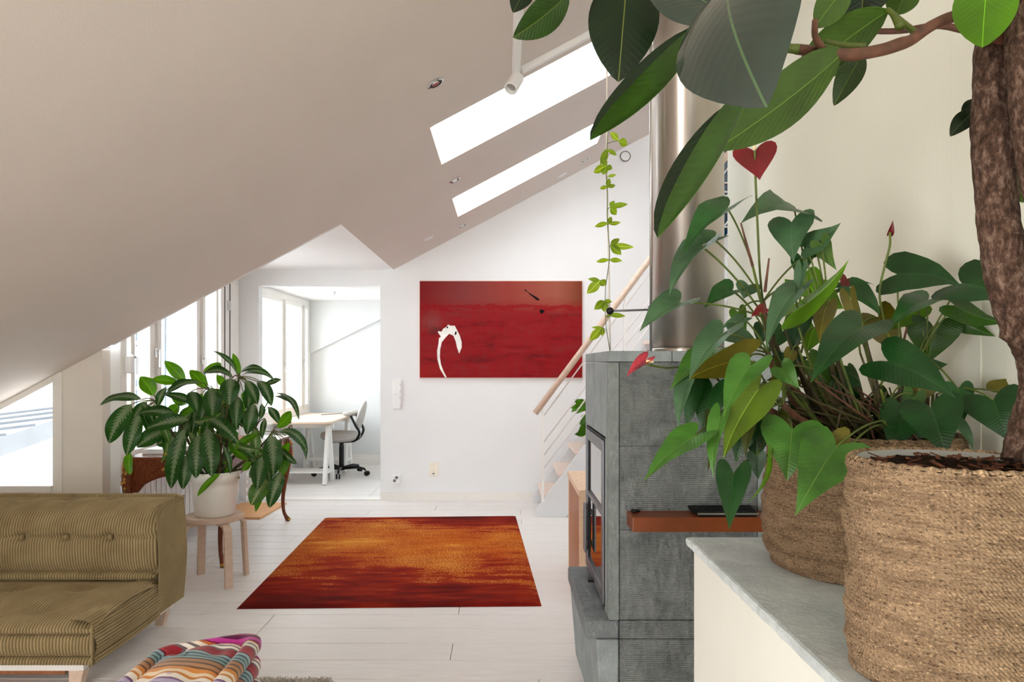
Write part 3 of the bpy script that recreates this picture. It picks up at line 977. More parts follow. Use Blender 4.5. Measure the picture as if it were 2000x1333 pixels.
dz = t.math('SUBTRACT', sp.outputs[2], 0.585)
rr_ = t.math('SQRT', t.math('ADD', t.math('MULTIPLY', dx, t.math('MULTIPLY', dx, 3.0)), t.math('MULTIPLY', dz, dz)))
pt = t.math('MULTIPLY', t.math('MAXIMUM', t.math('MINIMUM', t.math('MULTIPLY', t.math('SUBTRACT', 0.25, t.math('ADD', rr_, t.math('MULTIPLY', n2, 0.22))), 7.0), 1.0), 0.0), 0.6)
c = t.mix(pt, c, (132, 76, 72))
lowl = t.math('MULTIPLY', t.math('MAXIMUM', t.math('SUBTRACT', 0.28, t.math('ADD', sp.outputs[2], sp.outputs[0])), 0.0), 2.4)
c = t.mix(lowl, c, (156, 22, 10))
t.bump(t.math('ADD', n1, n2), 0.25, 0.01)
M['canvas_red'] = t.set(c, 0.55, 0, 0.18)
A, B = at(820, 738, yp), at(1137, 549.5, yp)
MB().box(A.x, B.x, yp, YB - .001, A.z, B.z).build('canvas', M['canvas_red'], pa)
g = .006
MB().box(A.x - g, A.x - .0005, yp + .006, YB - .001, A.z - g, B.z + g).box(B.x + .0005, B.x + g, yp + .006, YB - .001, A.z - g, B.z + g).box(A.x, B.x, yp + .006, YB - .001, A.z - g, A.z - .0005).box(A.x, B.x, yp + .006, YB - .001, B.z + .0005, B.z + g).build('edge_frame', plain('pale_raw_canvas_edge', (232, 205, 196), 0.7), pa)
hook = [(385, 1155), (330, 1060), (303, 960), (298, 870), (315, 780), (318, 730), (340, 710), (308, 665), (312, 650), (345, 658), (365, 625), (400, 605), (418, 578), (440, 592), (490, 592), (515, 640), (545, 700), (565, 770), (565, 830), (538, 895), (515, 830), (500, 760), (475, 700), (430, 680), (395, 715), (350, 770), (332, 850), (328, 930), (340, 1010), (365, 1080), (402, 1150)]
def pp2(q, y=yp):
    p = at(800 + q[0] / 5.5556, 530 + q[1] / 5.5556, y)
    return (p.x, p.z)
MB().prism([pp2(q) for q in hook], 'y', yp - .003, yp - .0004).build('white_stroke', plain('white_oil_paint', (240, 238, 232), 0.5), pa)
ink = plain('black_ink', (14, 10, 12), 0.6, spec=0.1)
MB().prism([pp2(q) for q in [(1243, 203), (1262, 200), (1290, 232), (1395, 292), (1408, 310), (1398, 322), (1375, 312), (1300, 250), (1265, 215), (1248, 212)]], 'y', yp - .002, yp - .0004).build('ink_stroke', ink, pa)
MB().prism([pp2(q) for q in [(1408, 425), (1428, 415), (1445, 420), (1468, 438), (1450, 450), (1436, 464), (1418, 455)]], 'y', yp - .002, yp - .0004).build('ink_blot', ink, pa)
MB().prism([pp2(q) for q in [(400, 605), (418, 600), (420, 612), (405, 625)]], 'y', yp - .0045, yp - .0032).build('ink_blot', ink, pa)
MB().prism([pp2(q) for q in [(488, 680), (500, 650), (512, 664), (505, 690), (494, 695)]], 'y', yp - .0045, yp - .0032).build('ink_blot', ink, pa)

# ================================================================ small wall things
def wx(px): return at(px, 0, YB).x
def wz(py): return at(0, py, YB).z
sw = empty('light_switch_panel', ((wx(767) + wx(785)) / 2, YB, wz(800)), 'tall white double light switch beside the doorway', 'light switch')
MB().box(wx(767), wx(785), YB - .012, YB - .0005, wz(800), wz(742)).build('plate', M['plastic'], sw, bevel=.002)
MB().box(wx(769), wx(783), YB - .024, YB - .0125, wz(769.5), wz(744)).build('rocker', M['plastic'], sw, bevel=.003)
MB().box(wx(769), wx(783), YB - .024, YB - .0125, wz(798), wz(771)).build('rocker', M['plastic'], sw, bevel=.003)
for z in (750, 764, 776, 792):
    MB().box(wx(781), wx(783.5), YB - .027, YB - .0245, wz(z + 2.5), wz(z)).build('button', plain('pale_grey_button', (200, 200, 204)) if 'pale_grey_button' not in bpy.data.materials else bpy.data.materials['pale_grey_button'], sw)
so = empty('power_socket', (wx(775), YB, wz(944)), 'small white wall socket with grey round inserts near the baseboard', 'socket')
MB().box(wx(767), wx(783), YB - .05, YB - .0005, wz(944), wz(928)).build('plate', M['plastic'], so, bevel=.006)
for (qx, qy) in ((776, 932), (772, 938)):
    MB().lathe([(.0001, -.002), (.014, -.002), (.016, 0.002), (.016, .004)], (wx(qx), YB - .0515, wz(qy)), 16, 'y').build('insert', M['darkmetal'], so)
ps = empty('wall_plate', (wx(847), YB, wz(930)), 'ivory wall outlet plate below the red canvas', 'socket')
MB().box(wx(838.5), wx(856), YB - .014, YB - .0005, wz(929.5), wz(904)).build('plate', plain('ivory_plastic', (240, 234, 218), 0.35), ps, bevel=.003)
MB().box(wx(845), wx(849), YB - .017, YB - .0145, wz(926.5), wz(924)).build('slot', M['darkmetal'], ps)
vt = empty('ring_vent', (wx(1221), YB, wz(317)), 'round white wall vent with dark ring high on back wall', 'vent')
MB().lathe([(.052, 0), (.052, .012), (.046, .016), (.046, .0)], (wx(1221), YB - .0165, wz(306)), 32, 'y', False).build('ring', plain('bronze_ring', (118, 106, 92), 0.4), vt)
MB().lathe([(.0001, .003), (.0459, .003), (.0459, .0155)], (wx(1221), YB - .0165, wz(306)), 32, 'y').build('disc', M['ceil_white'], vt)

# ---- recessed lights in the sloping ceiling
def ceil_at(px, py):
    u, v = (px - CX) / FPX, (CY - py) / FPX
    tt = (2.903 - EYE) / (v - .53 * u)
    return Vector((u * tt, tt, EYE + v * tt))
nrm = Vector((.53, 0, -1)).normalized()
ex = Vector((1, 0, .53)).normalized()
ey = Vector((0, 1, 0))
def cdisc(mb, c, prof, n=24, tilt=None):
    a0, a1, a2 = (ex, ey, nrm) if tilt is None else tilt
    vs = []
    for (r, h) in prof:
        for k in range(n):
            a = 2 * math.pi * k / n
            vs.append(c + a0 * (r * math.cos(a)) + a1 * (r * math.sin(a)) + a2 * h)
    m = len(prof)
    fs = [(i * n + k, (i + 1) * n + k, (i + 1) * n + (k + 1) % n, i * n + (k + 1) % n) for i in range(m - 1) for k in range(n)]
    fs += [tuple((m - 1) * n + k for k in range(n - 1, -1, -1)), tuple(range(n))]
    return mb.add(vs, fs)
dl = [((850, 162), 'chrome recessed ceiling spotlight nearest the white track rail'), ((888, 352), 'chrome recessed ceiling spotlight between the two skylights'),
      ((903, 441), 'small recessed ceiling spotlight below the far skylight'), ((1142, 312), 'small recessed ceiling spotlight beside the hanging creeper')]
for (px, lab) in dl:
    c = ceil_at(*px)
    d = empty('ceiling_spotlight', c, lab, 'ceiling light', 'recessed ceiling spotlights')
    cdisc(MB(), c, [(.045, .0005), (.045, .004), (.034, .007), (.034, .0005)]).build('trim_ring', M['chrome'], d)
    cdisc(MB(), c + nrm * .001, [(.033, .0003), (.033, .002), (.020, .002), (.020, .0005)]).build('reflector', M['blackmetal'], d)
    cdisc(MB(), c + nrm * .002, [(.021, .0003), (.019, .006)]).build('lamp', M['chrome'], d)
for (px, lab) in (((838, 465), 'flush white ceiling vent low beside the far skylight'), ((1098, 342), 'flush white ceiling vent under the upper end of the far skylight')):
    c = ceil_at(*px)
    d = empty('ceiling_vent', c, lab, 'vent', 'flush ceiling vents')
    cdisc(MB(), c, [(.05, .0005), (.05, .003), (.046, .005)]).build('plate', M['ceil_white'], d)
    cdisc(MB(), c + nrm * .0052, [(.03, .0003), (.028, .002)]).build('knob', M['ceil_white'], d)

# ---- track rail with a spotlight
tr = empty('track_rail', ceil_at(1005, 140), 'white ceiling track rail bent along the near skylight edge', 'track')
def rail(p, q, name):
    m = MB()
    w_ = .018
    d = (q - p).normalized()
    s_ = d.cross(nrm).normalized()
    def ring(c):
        return [c - s_ * w_ + nrm * .0006, c + s_ * w_ + nrm * .0006, c + s_ * w_ + nrm * .032, c - s_ * w_ + nrm * .032]
    m.hexa(ring(p), ring(q))
    m.build(name, M['white'], tr, bevel=.002)
c0 = ceil_at(1005, 138)
far = Vector((c0.x, 2.2, slope(c0.x)))
rail(far, c0 + Vector((0, .02, 0)), 'rail')
xr = .80
rail(Vector((c0.x + .03, c0.y + .0, slope(c0.x + .03))), Vector((xr, c0.y, slope(xr))), 'rail')
MB().bar(c0 + nrm * .0325 - Vector((.02, .02, 0)), c0 + nrm * .0325 + Vector((.02, .02, 0)), .03, .012).build('connector', M['plastic'], tr)
spt = empty('track_spotlight', c0, 'white cylindrical spotlight hanging at the corner of the track rail', 'spotlight')
ca = at(1004, 163, c0.y - .06)
ax = (at(994, 178, c0.y - .1) - at(1012, 148, c0.y - .02)).normalized()
b1 = ax.cross(Vector((0, 1, 0))).normalized()
b2 = ax.cross(b1)
cdisc(MB(), ca, [(.034, -.055), (.036, -.05), (.036, .05), (.033, .053), (.030, .053), (.026, .03)], 28, (b1, b2, ax)).build('lamp_body', M['white'], spt, smooth=False)
cdisc(MB(), ca, [(.026, .031), (.020, .034)], 20, (b1, b2, ax)).build('lens', M['chrome'], spt)
MB().tube([ca - ax * .02 + Vector((.0, .02, .0)), ca - ax * .03 + Vector((.012, .03, .03)), c0 + nrm * .034 + Vector((.0, -.02, .0))], .008, 8).build('arm', M['white'], spt)

# ================================================================ orange rug
rg = MB()
P00, P10, P11, P01 = at(462, 1191, 3.985), at(1058, 1185.5, 4.03), at(1007, 1009, 6.43), at(635, 1012.5, 6.355)
for p in (P00, P10, P11, P01):
    p.z = 0
def rugp(i, j):
    u, v_ = i / 60, j / 80
    p = P00 * (1 - u) * (1 - v_) + P10 * u * (1 - v_) + P11 * u * v_ + P01 * (1 - u) * v_
    e_ = min(i, 60 - i, j, 80 - j)
    z = .0012 if e_ == 0 else (.010 if e_ == 1 else .0125 + .0008 * math.sin(i * 12.9 + j * 4.1))
    return (p.x, p.y, z, u, v_)
rg.grid(rugp, 61, 81)
t = NT('orange_red_pile')
uv = t.co('UV')
sp = t.n('ShaderNodeSeparateXYZ')
t.l(uv, sp.inputs[0])
u_, v_ = sp.outputs[0], sp.outputs[1]
ns = t.noise(t.co('UV', (2.2, 16, 1)), 1.6, 6, 0.6, 0.3)
nb = t.noise(t.co('UV', (2.0, 2.6, 1), (0, 0, 0), (0.4, 0.2, 0)), 1.3, 4, 0.6)
nf = t.noise(t.co('UV', (170, 230, 1)), 1.0, 2, 0.6)
dc = t.math('ABSOLUTE', t.math('SUBTRACT', v_, 0.62))
val = t.math('ADD', t.math('SUBTRACT', 0.86, t.math('MULTIPLY', dc, 1.35)), t.math('ADD', t.math('MULTIPLY', t.math('SUBTRACT', ns, 0.5), 1.3), t.math('MULTIPLY', t.math('SUBTRACT', nb, 0.5), 0.9)))
val = t.math('ADD', val, t.math('MULTIPLY', t.math('MULTIPLY', u_, t.math('SUBTRACT', 0.4, v_)), 0.5))
c = t.ramp(val, [(0.0, (84, 8, 2)), (0.22, (120, 18, 3)), (0.42, (146, 40, 6)), (0.6, (166, 70, 8)), (0.85, (182, 90, 14)), (1.0, (206, 132, 46))])
fl_ = t.math('MULTIPLY', t.math('GREATER_THAN', t.math('ADD', nf, t.math('MULTIPLY', nb, 0.42)), 0.79), t.math('GREATER_THAN', val, 0.42))
c = t.mix(t.math('MULTIPLY', fl_, 0.75), c, (222, 164, 72))
t.bump(t.noise(t.co('UV', (220, 300, 1)), 1.0, 2), 0.6, 0.004)
M['rug'] = t.set(c, 0.9, 0, 0.1)
o = rg.build('area_rug', M['rug'], smooth=True)
tag(o, 'orange and dark red streaked rectangular rug on white floorboards', 'rug')

# ================================================================ corduroy daybed
def catmull(pts, m):
    out = []
    n = len(pts)
    for i in range(n - 1):
        p0, p1, p2, p3 = pts[max(i - 1, 0)], pts[i], pts[i + 1], pts[min(i + 2, n - 1)]
        for k in range(m):
            t_ = k / m
            out.append(tuple(0.5 * ((2 * b) + (-a + c_) * t_ + (2 * a - 5 * b + 4 * c_ - d_) * t_ ** 2 + (-a + 3 * b - 3 * c_ + d_) * t_ ** 3) for a, b, c_, d_ in zip(p0, p1, p2, p3)))
    out.append(tuple(pts[-1]))
    return out
PITCH, AMP = .0132, .0078
def rib(s_):
    return AMP * (abs(math.sin(math.pi * s_ / PITCH)) ** .6 - .6)
def ribbed(mb, prof, a0, a1, to3, tuft=None, sign=1, warp=None):
    """prof: 2D outline points; ribs run along the outline and repeat along the extrusion axis"""
    n = len(prof)
    nrmls = []
    for i in range(n):
        p, q = prof[max(i - 1, 0)], prof[min(i + 1, n - 1)]
        dx_, dy_ = q[0] - p[0], q[1] - p[1]
        l_ = math.hypot(dx_, dy_) or 1
        nrmls.append((sign * -dy_ / l_, sign * dx_ / l_))
    m = int(abs(a1 - a0) / (PITCH / 6)) + 1
    def fn(i, j):
        a = a0 + (a1 - a0) * i / (m - 1)
        d = rib(a + (warp(a, j) if warp else 0))
        if tuft:
            d += tuft(a, prof[j])
        return tuple(to3(a, prof[j][0] + nrmls[j][0] * d, prof[j][1] + nrmls[j][1] * d)) + ((a + (warp(a, j) if warp else 0)) / PITCH, .5)
    mb.grid(fn, m, n)
t = NT('olive_corduroy')
f = t.noise(t.co('Object', (5, 5, 5)), 1.5, 4, 0.6)
fz = t.noise(t.co('Object', (300, 300, 300)), 1.0, 2)
sp = t.n('ShaderNodeSeparateXYZ')
t.l(t.co('UV'), sp.inputs[0])
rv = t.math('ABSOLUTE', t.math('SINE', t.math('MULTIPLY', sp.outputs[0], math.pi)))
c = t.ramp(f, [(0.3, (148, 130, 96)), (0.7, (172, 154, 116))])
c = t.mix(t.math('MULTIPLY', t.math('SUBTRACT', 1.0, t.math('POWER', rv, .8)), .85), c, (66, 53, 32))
t.bump(fz, 0.25, 0.001)
t.b.inputs['Sheen Weight'].default_value = 0.6
t.b.inputs['Sheen Roughness'].default_value = 0.4
t.b.inputs['Sheen Tint'].default_value = lin((226, 206, 160))
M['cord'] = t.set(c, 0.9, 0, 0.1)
XL, XR = -3.75, -1.70
db = empty('corduroy_daybed', (-2.7, 3.4, 0), 'low olive green corduroy daybed with tufted backrest and white legs', 'sofa')
seatp = catmull([(3.50, .300), (3.40, .312), (3.25, .318), (3.10, .310), (3.02, .297), (2.975, .283), (2.957, .266), (2.962, .250), (2.985, .243), (2.962, .236), (2.951, .222), (2.947, .195), (2.952, .170), (2.966, .157), (2.985, .152), (2.962, .146), (2.954, .134), (2.962, .120), (3.0, .114)], 5)
tufts_s = [(-1.98 - .30 * k, yy) for k in range(6) for yy in (3.10, 3.36)]
def seat_tuft(a, p):
    d = 0
    if p[1] > .27:
        for (tx, ty) in tufts_s:
            r2 = ((a - tx) / .07) ** 2 + ((p[0] - ty) / .05) ** 2
            if r2 < 9:
                d -= .026 * math.exp(-r2)
        d -= .016 * max(0, (a - (XR - .10)) / .10) ** 2 if a > XR - .10 else 0
    else:
        d -= .010 * max(0, (a - (XR - .02)) / .02) ** 2 if a > XR - .02 else 0
    return d
def seat_warp(a, j):
    return 0.006 * math.sin(a * 7 + j * .08)
mb = MB()
ribbed(mb, seatp, XL, XR + .008, lambda a, u, v_: (a, u, v_), seat_tuft, -1, seat_warp)
sidep = catmull([(-1.79, .306), (-1.745, .304), (-1.712, .292), (-1.696, .268), (-1.700, .245), (-1.690, .225), (-1.684, .200), (-1.688, .172), (-1.700, .155), (-1.692, .142), (-1.694, .124), (-1.72, .113)], 8)
sd = []
sl_ = []
L = 0
for i in range(len(sidep)):
    if i:
        L += math.hypot(sidep[i][0] - sidep[i - 1][0], sidep[i][1] - sidep[i - 1][1])
    p, q = sidep[max(i - 1, 0)], sidep[min(i + 1, len(sidep) - 1)]
    l_ = math.hypot(q[0] - p[0], q[1] - p[1])
    d = rib(L)
    sl_.append(L)
    sd.append((sidep[i][0] - (q[1] - p[1]) / l_ * d, sidep[i][1] + (q[0] - p[0]) / l_ * d))
def sidefn(i, j):
    y_ = 2.957 + (3.52 - 2.957) * i / 40
    bul = .008 * math.sin(math.pi * i / 40)
    return (sd[j][0] + bul, y_, sd[j][1], sl_[j] / PITCH, .5)
mb.grid(sidefn, 41, len(sd))
mb.box(XL, -1.73, 2.99, 3.5, .116, .24)
mb.tube([(XR - .006, 2.966, .285), (XR - .003, 2.960, .262), (XR - .006, 2.968, .246), (XR, 2.955, .225), (XR + .002, 2.953, .195), (XR, 2.955, .168), (XR - .006, 2.968, .153), (XR - .002, 2.958, .136), (XR - .006, 2.968, .116)], [.006, .010, .006, .009, .010, .009, .006, .009, .006], 12)
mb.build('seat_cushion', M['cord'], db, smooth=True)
backp = catmull([(3.82, .62), (3.825, .655), (3.805, .674), (3.775, .676), (3.76, .664), (3.72, .668), (3.64, .668), (3.57, .652), (3.515, .615), (3.492, .565), (3.490, .535), (3.499, .5175), (3.489, .500), (3.487, .44), (3.495, .385), (3.512, .354), (3.52, .348), (3.490, .341), (3.484, .328), (3.495, .312), (3.53, .306)], 5)
tufts_b = [(-1.925 - .2155 * k, .5175) for k in range(8)]
def back_tuft(a, p):
    d = 0
    for (tx, tz) in tufts_b:
        r2 = ((a - tx) / .035) ** 2 + ((p[1] - tz) / .03) ** 2
        if r2 < 9 and p[0] < 3.56:
            d -= .02 * math.exp(-r2)
        r2 = ((a - tx + .1) / .05) ** 2 + ((p[0] - 3.70) / .05) ** 2
        if r2 < 9 and p[1] > .62:
            d -= .015 * math.exp(-r2)
    if a > XR - .05:
        d -= .018 * ((a - (XR - .05)) / .05) ** 2
    return d
mb = MB()
ribbed(mb, backp, XL, XR, lambda a, u, v_: (a, u, v_), back_tuft, -1, lambda a, j: .004 * math.sin(a * 5 + j * .1))
# right end: upright ribs
m = int(.335 / (PITCH / 6))
def endfn(i, j):
    y_ = 3.50 + .322 * i / (m - 1)
    q = j / 24
    z0, z1 = .122, .668 - .03 * max(0, (3.56 - y_) / .06) ** 2
    z_ = z0 + (z1 - z0) * q
    roll = .012 * math.exp(-((q - .985) / .03) ** 2) + .010 * math.exp(-((i / (m - 1) - .0) / .05) ** 2)
    return (XR - .012 + rib(y_ + .012 * math.sin(z_ * 9) * q) + .018 * math.sin(math.pi * q) + roll * .6, y_, z_, (y_ + .012 * math.sin(z_ * 9) * q) / PITCH, .5)
mb.grid(endfn, m, 25)
mb.box(XL, XR - .03, 3.53, 3.80, .122, .62)
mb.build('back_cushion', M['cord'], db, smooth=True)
for (tx, tz) in tufts_b:
    MB().sphere((tx, 3.502, tz), .013, 10, (1, .7, 1)).build('tuft_button', M['cord'], db, smooth=True)
fx0, fx1, fy0, fy1 = -3.75, -1.752, 2.985, 3.80
fr = MB().box(fx0, fx1, fy0, fy0 + .03, .084, .1125).box(fx0, fx1, fy1 - .03, fy1, .084, .1125).box(fx1 - .03, fx1, fy0 + .03, fy1 - .03, .084, .1125)
fr.box(fx0, fx1 - .03, fy0 + .03, fy1 - .03, .10, .1125)
fr.build('frame', M['white'], db, bevel=.002)
MB().box(fx0, -1.90, 3.10, 3.12, .02, .0998).build('underframe_board', M['oak_brown'], db)
for (lx, ly) in ((fx1 - .035, fy0 + .03), (fx1 - .035, fy1 - .05), (-3.6, fy0 + .03), (-3.6, fy1 - .05)):
    MB().bar((lx, ly, .0838), (lx - .012, ly, 0.0005), .062, .05, (0, 1, 0), .042, .04).build('leg', M['birch'], db, bevel=.002)

# ================================================================ striped pouf
STR = [(0, (88, 18, 60)), (.05, (150, 20, 100)), (.09, (90, 14, 60)), (.12, (190, 60, 150)), (.155, (120, 18, 70)), (.18, (198, 110, 60)), (.20, (236, 222, 205)), (.225, (120, 110, 110)), (.24, (240, 232, 222)), (.265, (110, 96, 100)),
       (.28, (150, 40, 50)), (.33, (170, 50, 62)), (.35, (90, 24, 40)), (.36, (150, 180, 186)), (.385, (70, 80, 90)), (.40, (120, 160, 166)), (.425, (60, 70, 78)), (.435, (130, 160, 160)), (.455, (74, 62, 58)), (.47, (170, 120, 80)),
       (.50, (96, 70, 56)), (.515, (178, 128, 84)), (.545, (110, 70, 40)), (.56, (216, 140, 60)), (.59, (236, 214, 180)), (.62, (206, 130, 50)), (.64, (244, 236, 224)), (.68, (120, 80, 130)), (.70, (190, 176, 206)), (.74, (130, 110, 150)),
       (.77, (240, 232, 226)), (.81, (90, 60, 100)), (.83, (170, 60, 70)), (.87, (226, 200, 170)), (.90, (90, 120, 130)), (.94, (190, 40, 80)), (.97, (70, 20, 50))]
t = NT('striped_wool')
sp = t.n('ShaderNodeSeparateXYZ')
t.l(t.co('UV'), sp.inputs[0])
ph = t.math('FRACT', t.math('ADD', sp.outputs[1], t.math('MULTIPLY', t.math('SUBTRACT', t.noise(t.co('Object', (4, 4, 4)), 1, 2), .5), .02)))
# two constant ramps (32-stop limit)
r1 = t.ramp(ph, STR[:19], 'CONSTANT')
r2 = t.ramp(ph, [(0.0, STR[19][1])] + STR[20:], 'CONSTANT')
c = t.mix(t.math('GREATER_THAN', ph, STR[19][0]), r1, r2)
t.bump(t.noise(t.co('Object', (260, 260, 260)), 1, 2), .4, .002)
t.b.inputs['Sheen Weight'].default_value = .3
M['stripe'] = t.set(c, .9, 0, .1)
pf = empty('striped_pouf', (-1.09, 2.3, 0), 'multicoloured striped tufted floor pouf beside the olive daybed', 'pouf')
quad = [Vector((-1.262, 2.60)), Vector((-.915, 2.775)), Vector((-.885, 1.95)), Vector((-1.255, 1.90))]
cen = sum(quad, Vector((0, 0))) / 4
NP = 200
def rr_loop(inset):
    """rounded quad loop, inset in metres"""
    pts = []
    r = max(.012, .075 - inset * .3)
    for k in range(4):
        p, c_, q = quad[k - 1], quad[k], quad[(k + 1) % 4]
        e1, e2 = (p - c_).normalized(), (q - c_).normalized()
        bis = (e1 + e2).normalized()
        ang = math.acos(max(-1, min(1, e1.dot(e2)))) / 2
        cc = c_ + bis * ((inset) / math.sin(ang))
        rad = min(r, .45 * (quad[0] - quad[1]).length - inset if inset < .13 else r)
        rad = max(.006, rad)
        for s_ in range(NP // 4):
            t_ = s_ / (NP // 4 - 1)
            a, b_ = cc + e1 * rad / math.tan(ang) * 1.0, cc + e2 * rad / math.tan(ang)
            # quadratic corner
            pts.append(a * (1 - t_) ** 2 + cc * 2 * t_ * (1 - t_) + b_ * t_ ** 2)
    return pts
# densify straight edges evenly by resampling
def resample(pts, n):
    cl = pts + [pts[0]]
    ds = [0]
    for a, b_ in zip(cl, cl[1:]):
        ds.append(ds[-1] + (b_ - a).length)
    out = []
    j = 0
    for k in range(n):
        s_ = ds[-1] * k / n
        while ds[j + 1] < s_:
            j += 1
        f_ = (s_ - ds[j]) / max(1e-9, ds[j + 1] - ds[j])
        out.append(cl[j].lerp(cl[j + 1], f_))
    return out
ZT = .315
st_ = [(.02, .012), (.004, .03), (.0, .055), (.006, .085), (.020, .098), (.004, .112), (-.004, .135), (.004, .16), (.02, .174), (.006, .188), (-.002, .21), (.006, .235), (.022, .25), (.006, .262), (-.004, .280), (.0, .298), (.014, .312), (.032, .316), (.046, .306), (.052, .296), (.060, .302), (.08, .313), (.11, .322), (.14, .326), (.165, .327)]
st_ = [(d, z * 1.09) for d, z in catmull(st_, 3)]
ZT *= 1.09
N2 = 320
loops = [resample(rr_loop(max(0, d)), N2) for d, z in st_]
# align loop starts
def pfn(i, j):
    d, z = st_[j]
    p = loops[j][i]
    scal = 1.0
    if d < 0.05 and z > .05:
        scal = 1 + .35 * (0.008 * math.sin(i / N2 * 2 * math.pi * 34))
    q = cen + (p - cen) * scal * (1.0 + (-d * 2.2 if d < 0 else 0))
    tz = z
    if d > .055:
        for ty in (2.55, 2.33, 2.1):
            for tx in (-1.16, -1.02):
                tz -= .02 * math.exp(-((q.x - tx) / .03) ** 2 - ((q.y - ty) / .05) ** 2)
    dep = (2.775 - q.y) * 1.5 + .25 * (1 - min(1, (z - .0) / ZT)) * (1 if d < .05 else 0)
    return (q.x, q.y, tz, 0, dep * (.88 if dep < .2 else 1) + .05 * ((q.x + 1.03) / .2) ** 2 - .02)
mb = MB()
mb.grid(pfn, N2, len(st_), close_u=True)
k = len(st_) - 1
mb.f.append([i * len(st_) + k for i in range(N2)]); mb.mi.append(0)
mb.build('cushion', M['stripe'], pf, smooth=True)
MB().sphere((-1.09, 2.33, .352), .014, 10, (1, 1, .5)).build('tuft_button', M['stripe'], pf, smooth=True)

# ---- grey shag rug: backing and pile
sgr = empty('shag_rug', (-1.1, 2.6, 0), 'small grey fluffy shag rug under the striped pouf', 'rug')
shag = plain('grey_wool', (212, 206, 198), .95, var=.15, vs=60)
MB().box(-1.42, -.745, 1.5, 3.03, .0005, .006).build('backing', shag, sgr)
rr = random.Random(5)
mb = MB()
for k in range(9000):
    x_ = rr.uniform(-1.42, -.735); y_ = 3.06 - abs(rr.gauss(0, .22))
    if y_ < 2.1: continue
    a = rr.uniform(0, 6.28); l_ = rr.uniform(.008, .022); w_ = .0022
    dx_, dy_ = math.cos(a), math.sin(a)
    h_ = rr.uniform(.012, .032)
    mb.add([(x_ - dy_ * w_, y_ + dx_ * w_, .003), (x_ + dy_ * w_, y_ - dx_ * w_, .003), (x_ + dx_ * l_ * .5, y_ + dy_ * l_ * .5, h_), (x_ + dx_ * l_, y_ + dy_ * l_, h_ * .75)], [(0, 1, 2), (0, 2, 3)])
o = mb.build('pile', shag, sgr)
o['kind'] = 'stuff'

# ================================================================ birch stool
sc_ = Vector((-1.82, 4.50, 0))
sl = empty('round_stool', sc_, 'round pale birch stool with bent legs under the leafy plant', 'stool')
MB().lathe([(.0001, .389), (.168, .389), (.172, .393), (.172, .417), (.168, .421), (.0001, .421)], sc_, 48).build('seat', M['birch'], sl, bevel=0)
for (sx_, sy_) in ((-1, -1), (1, -1), (1, 1), (-1, 1)):
    d = Vector((sx_, sy_, 0)).normalized()
    pts = [sc_ + d * .07 + Vector((0, 0, .377)), sc_ + d * .145 + Vector((0, 0, .377))]
    for k in range(1, 8):
        a = k / 7 * math.pi / 2
        pts.append(sc_ + d * (.145 + .045 * math.sin(a)) + Vector((0, 0, .332 + .045 * math.cos(a))))
    pts.append(sc_ + d * .207 + Vector((0, 0, .0005)))
    wv = d.cross(Vector((0, 0, 1))) * .024
    mb = MB()
    vs = []
    for i, p in enumerate(pts):
        q = pts[min(i + 1, len(pts) - 1)] - pts[max(i - 1, 0)]
        nn = q.normalized().cross(wv.normalized()).normalized() * .011
        vs += [p - wv - nn, p + wv - nn, p + wv + nn, p - wv + nn]
    fs = [(i * 4 + k, i * 4 + (k + 1) % 4, (i + 1) * 4 + (k + 1) % 4, (i + 1) * 4 + k) for i in range(len(pts) - 1) for k in range(4)]
    e_ = (len(pts) - 1) * 4
    mb.add(vs, fs + [(3, 2, 1, 0), (e_, e_ + 1, e_ + 2, e_ + 3)])
    mb.build('leg', M['birch'], sl, bevel=.002)

# ================================================================ ornate writing table under the window
wt = empty('writing_table', (-2.2, 5.5, 0), 'brown veneered writing table with gilded mounts and curved legs', 'table')
tx0, tx1, ty0, ty1 = -2.535, -1.875, 4.80, 6.26
MB().box(tx0 - .01, tx1 + .012, ty0 - .012, ty1 + .012, .722, .742).build('top', M['mahogany'], wt, bevel=.006, seg=3)
def apron(axis, a0, a1, c0_, c1_):
    pts = [(a0, .7215), (a1, .7215), (a1, .50)]
    for k in range(0, 13):
        s_ = k / 12
        a = a1 - .12 * (a1 - a0) * 0 - (a1 - a0) * (.07 + .86 * s_)
        pts.append((a, .50 + .115 * math.sin(math.pi * s_) ** .6))
    pts.append((a0, .50))
    return MB().prism(pts, axis, c0_, c1_)
apron('y', tx0 + .03, tx1 - .03, ty0 + .012, ty0 + .03).build('apron', M['mahogany'], wt, bevel=.002)
apron('y', tx0 + .03, tx1 - .03, ty1 - .03, ty1 - .012).build('apron', M['mahogany'], wt, bevel=.002)
apron('x', ty0 + .03, ty1 - .03, tx1 - .03, tx1 - .012).build('apron', M['mahogany'], wt, bevel=.002)
apron('x', ty0 + .03, ty1 - .03, tx0 + .012, tx0 + .03).build('apron', M['mahogany'], wt, bevel=.002)
rr = random.Random(3)
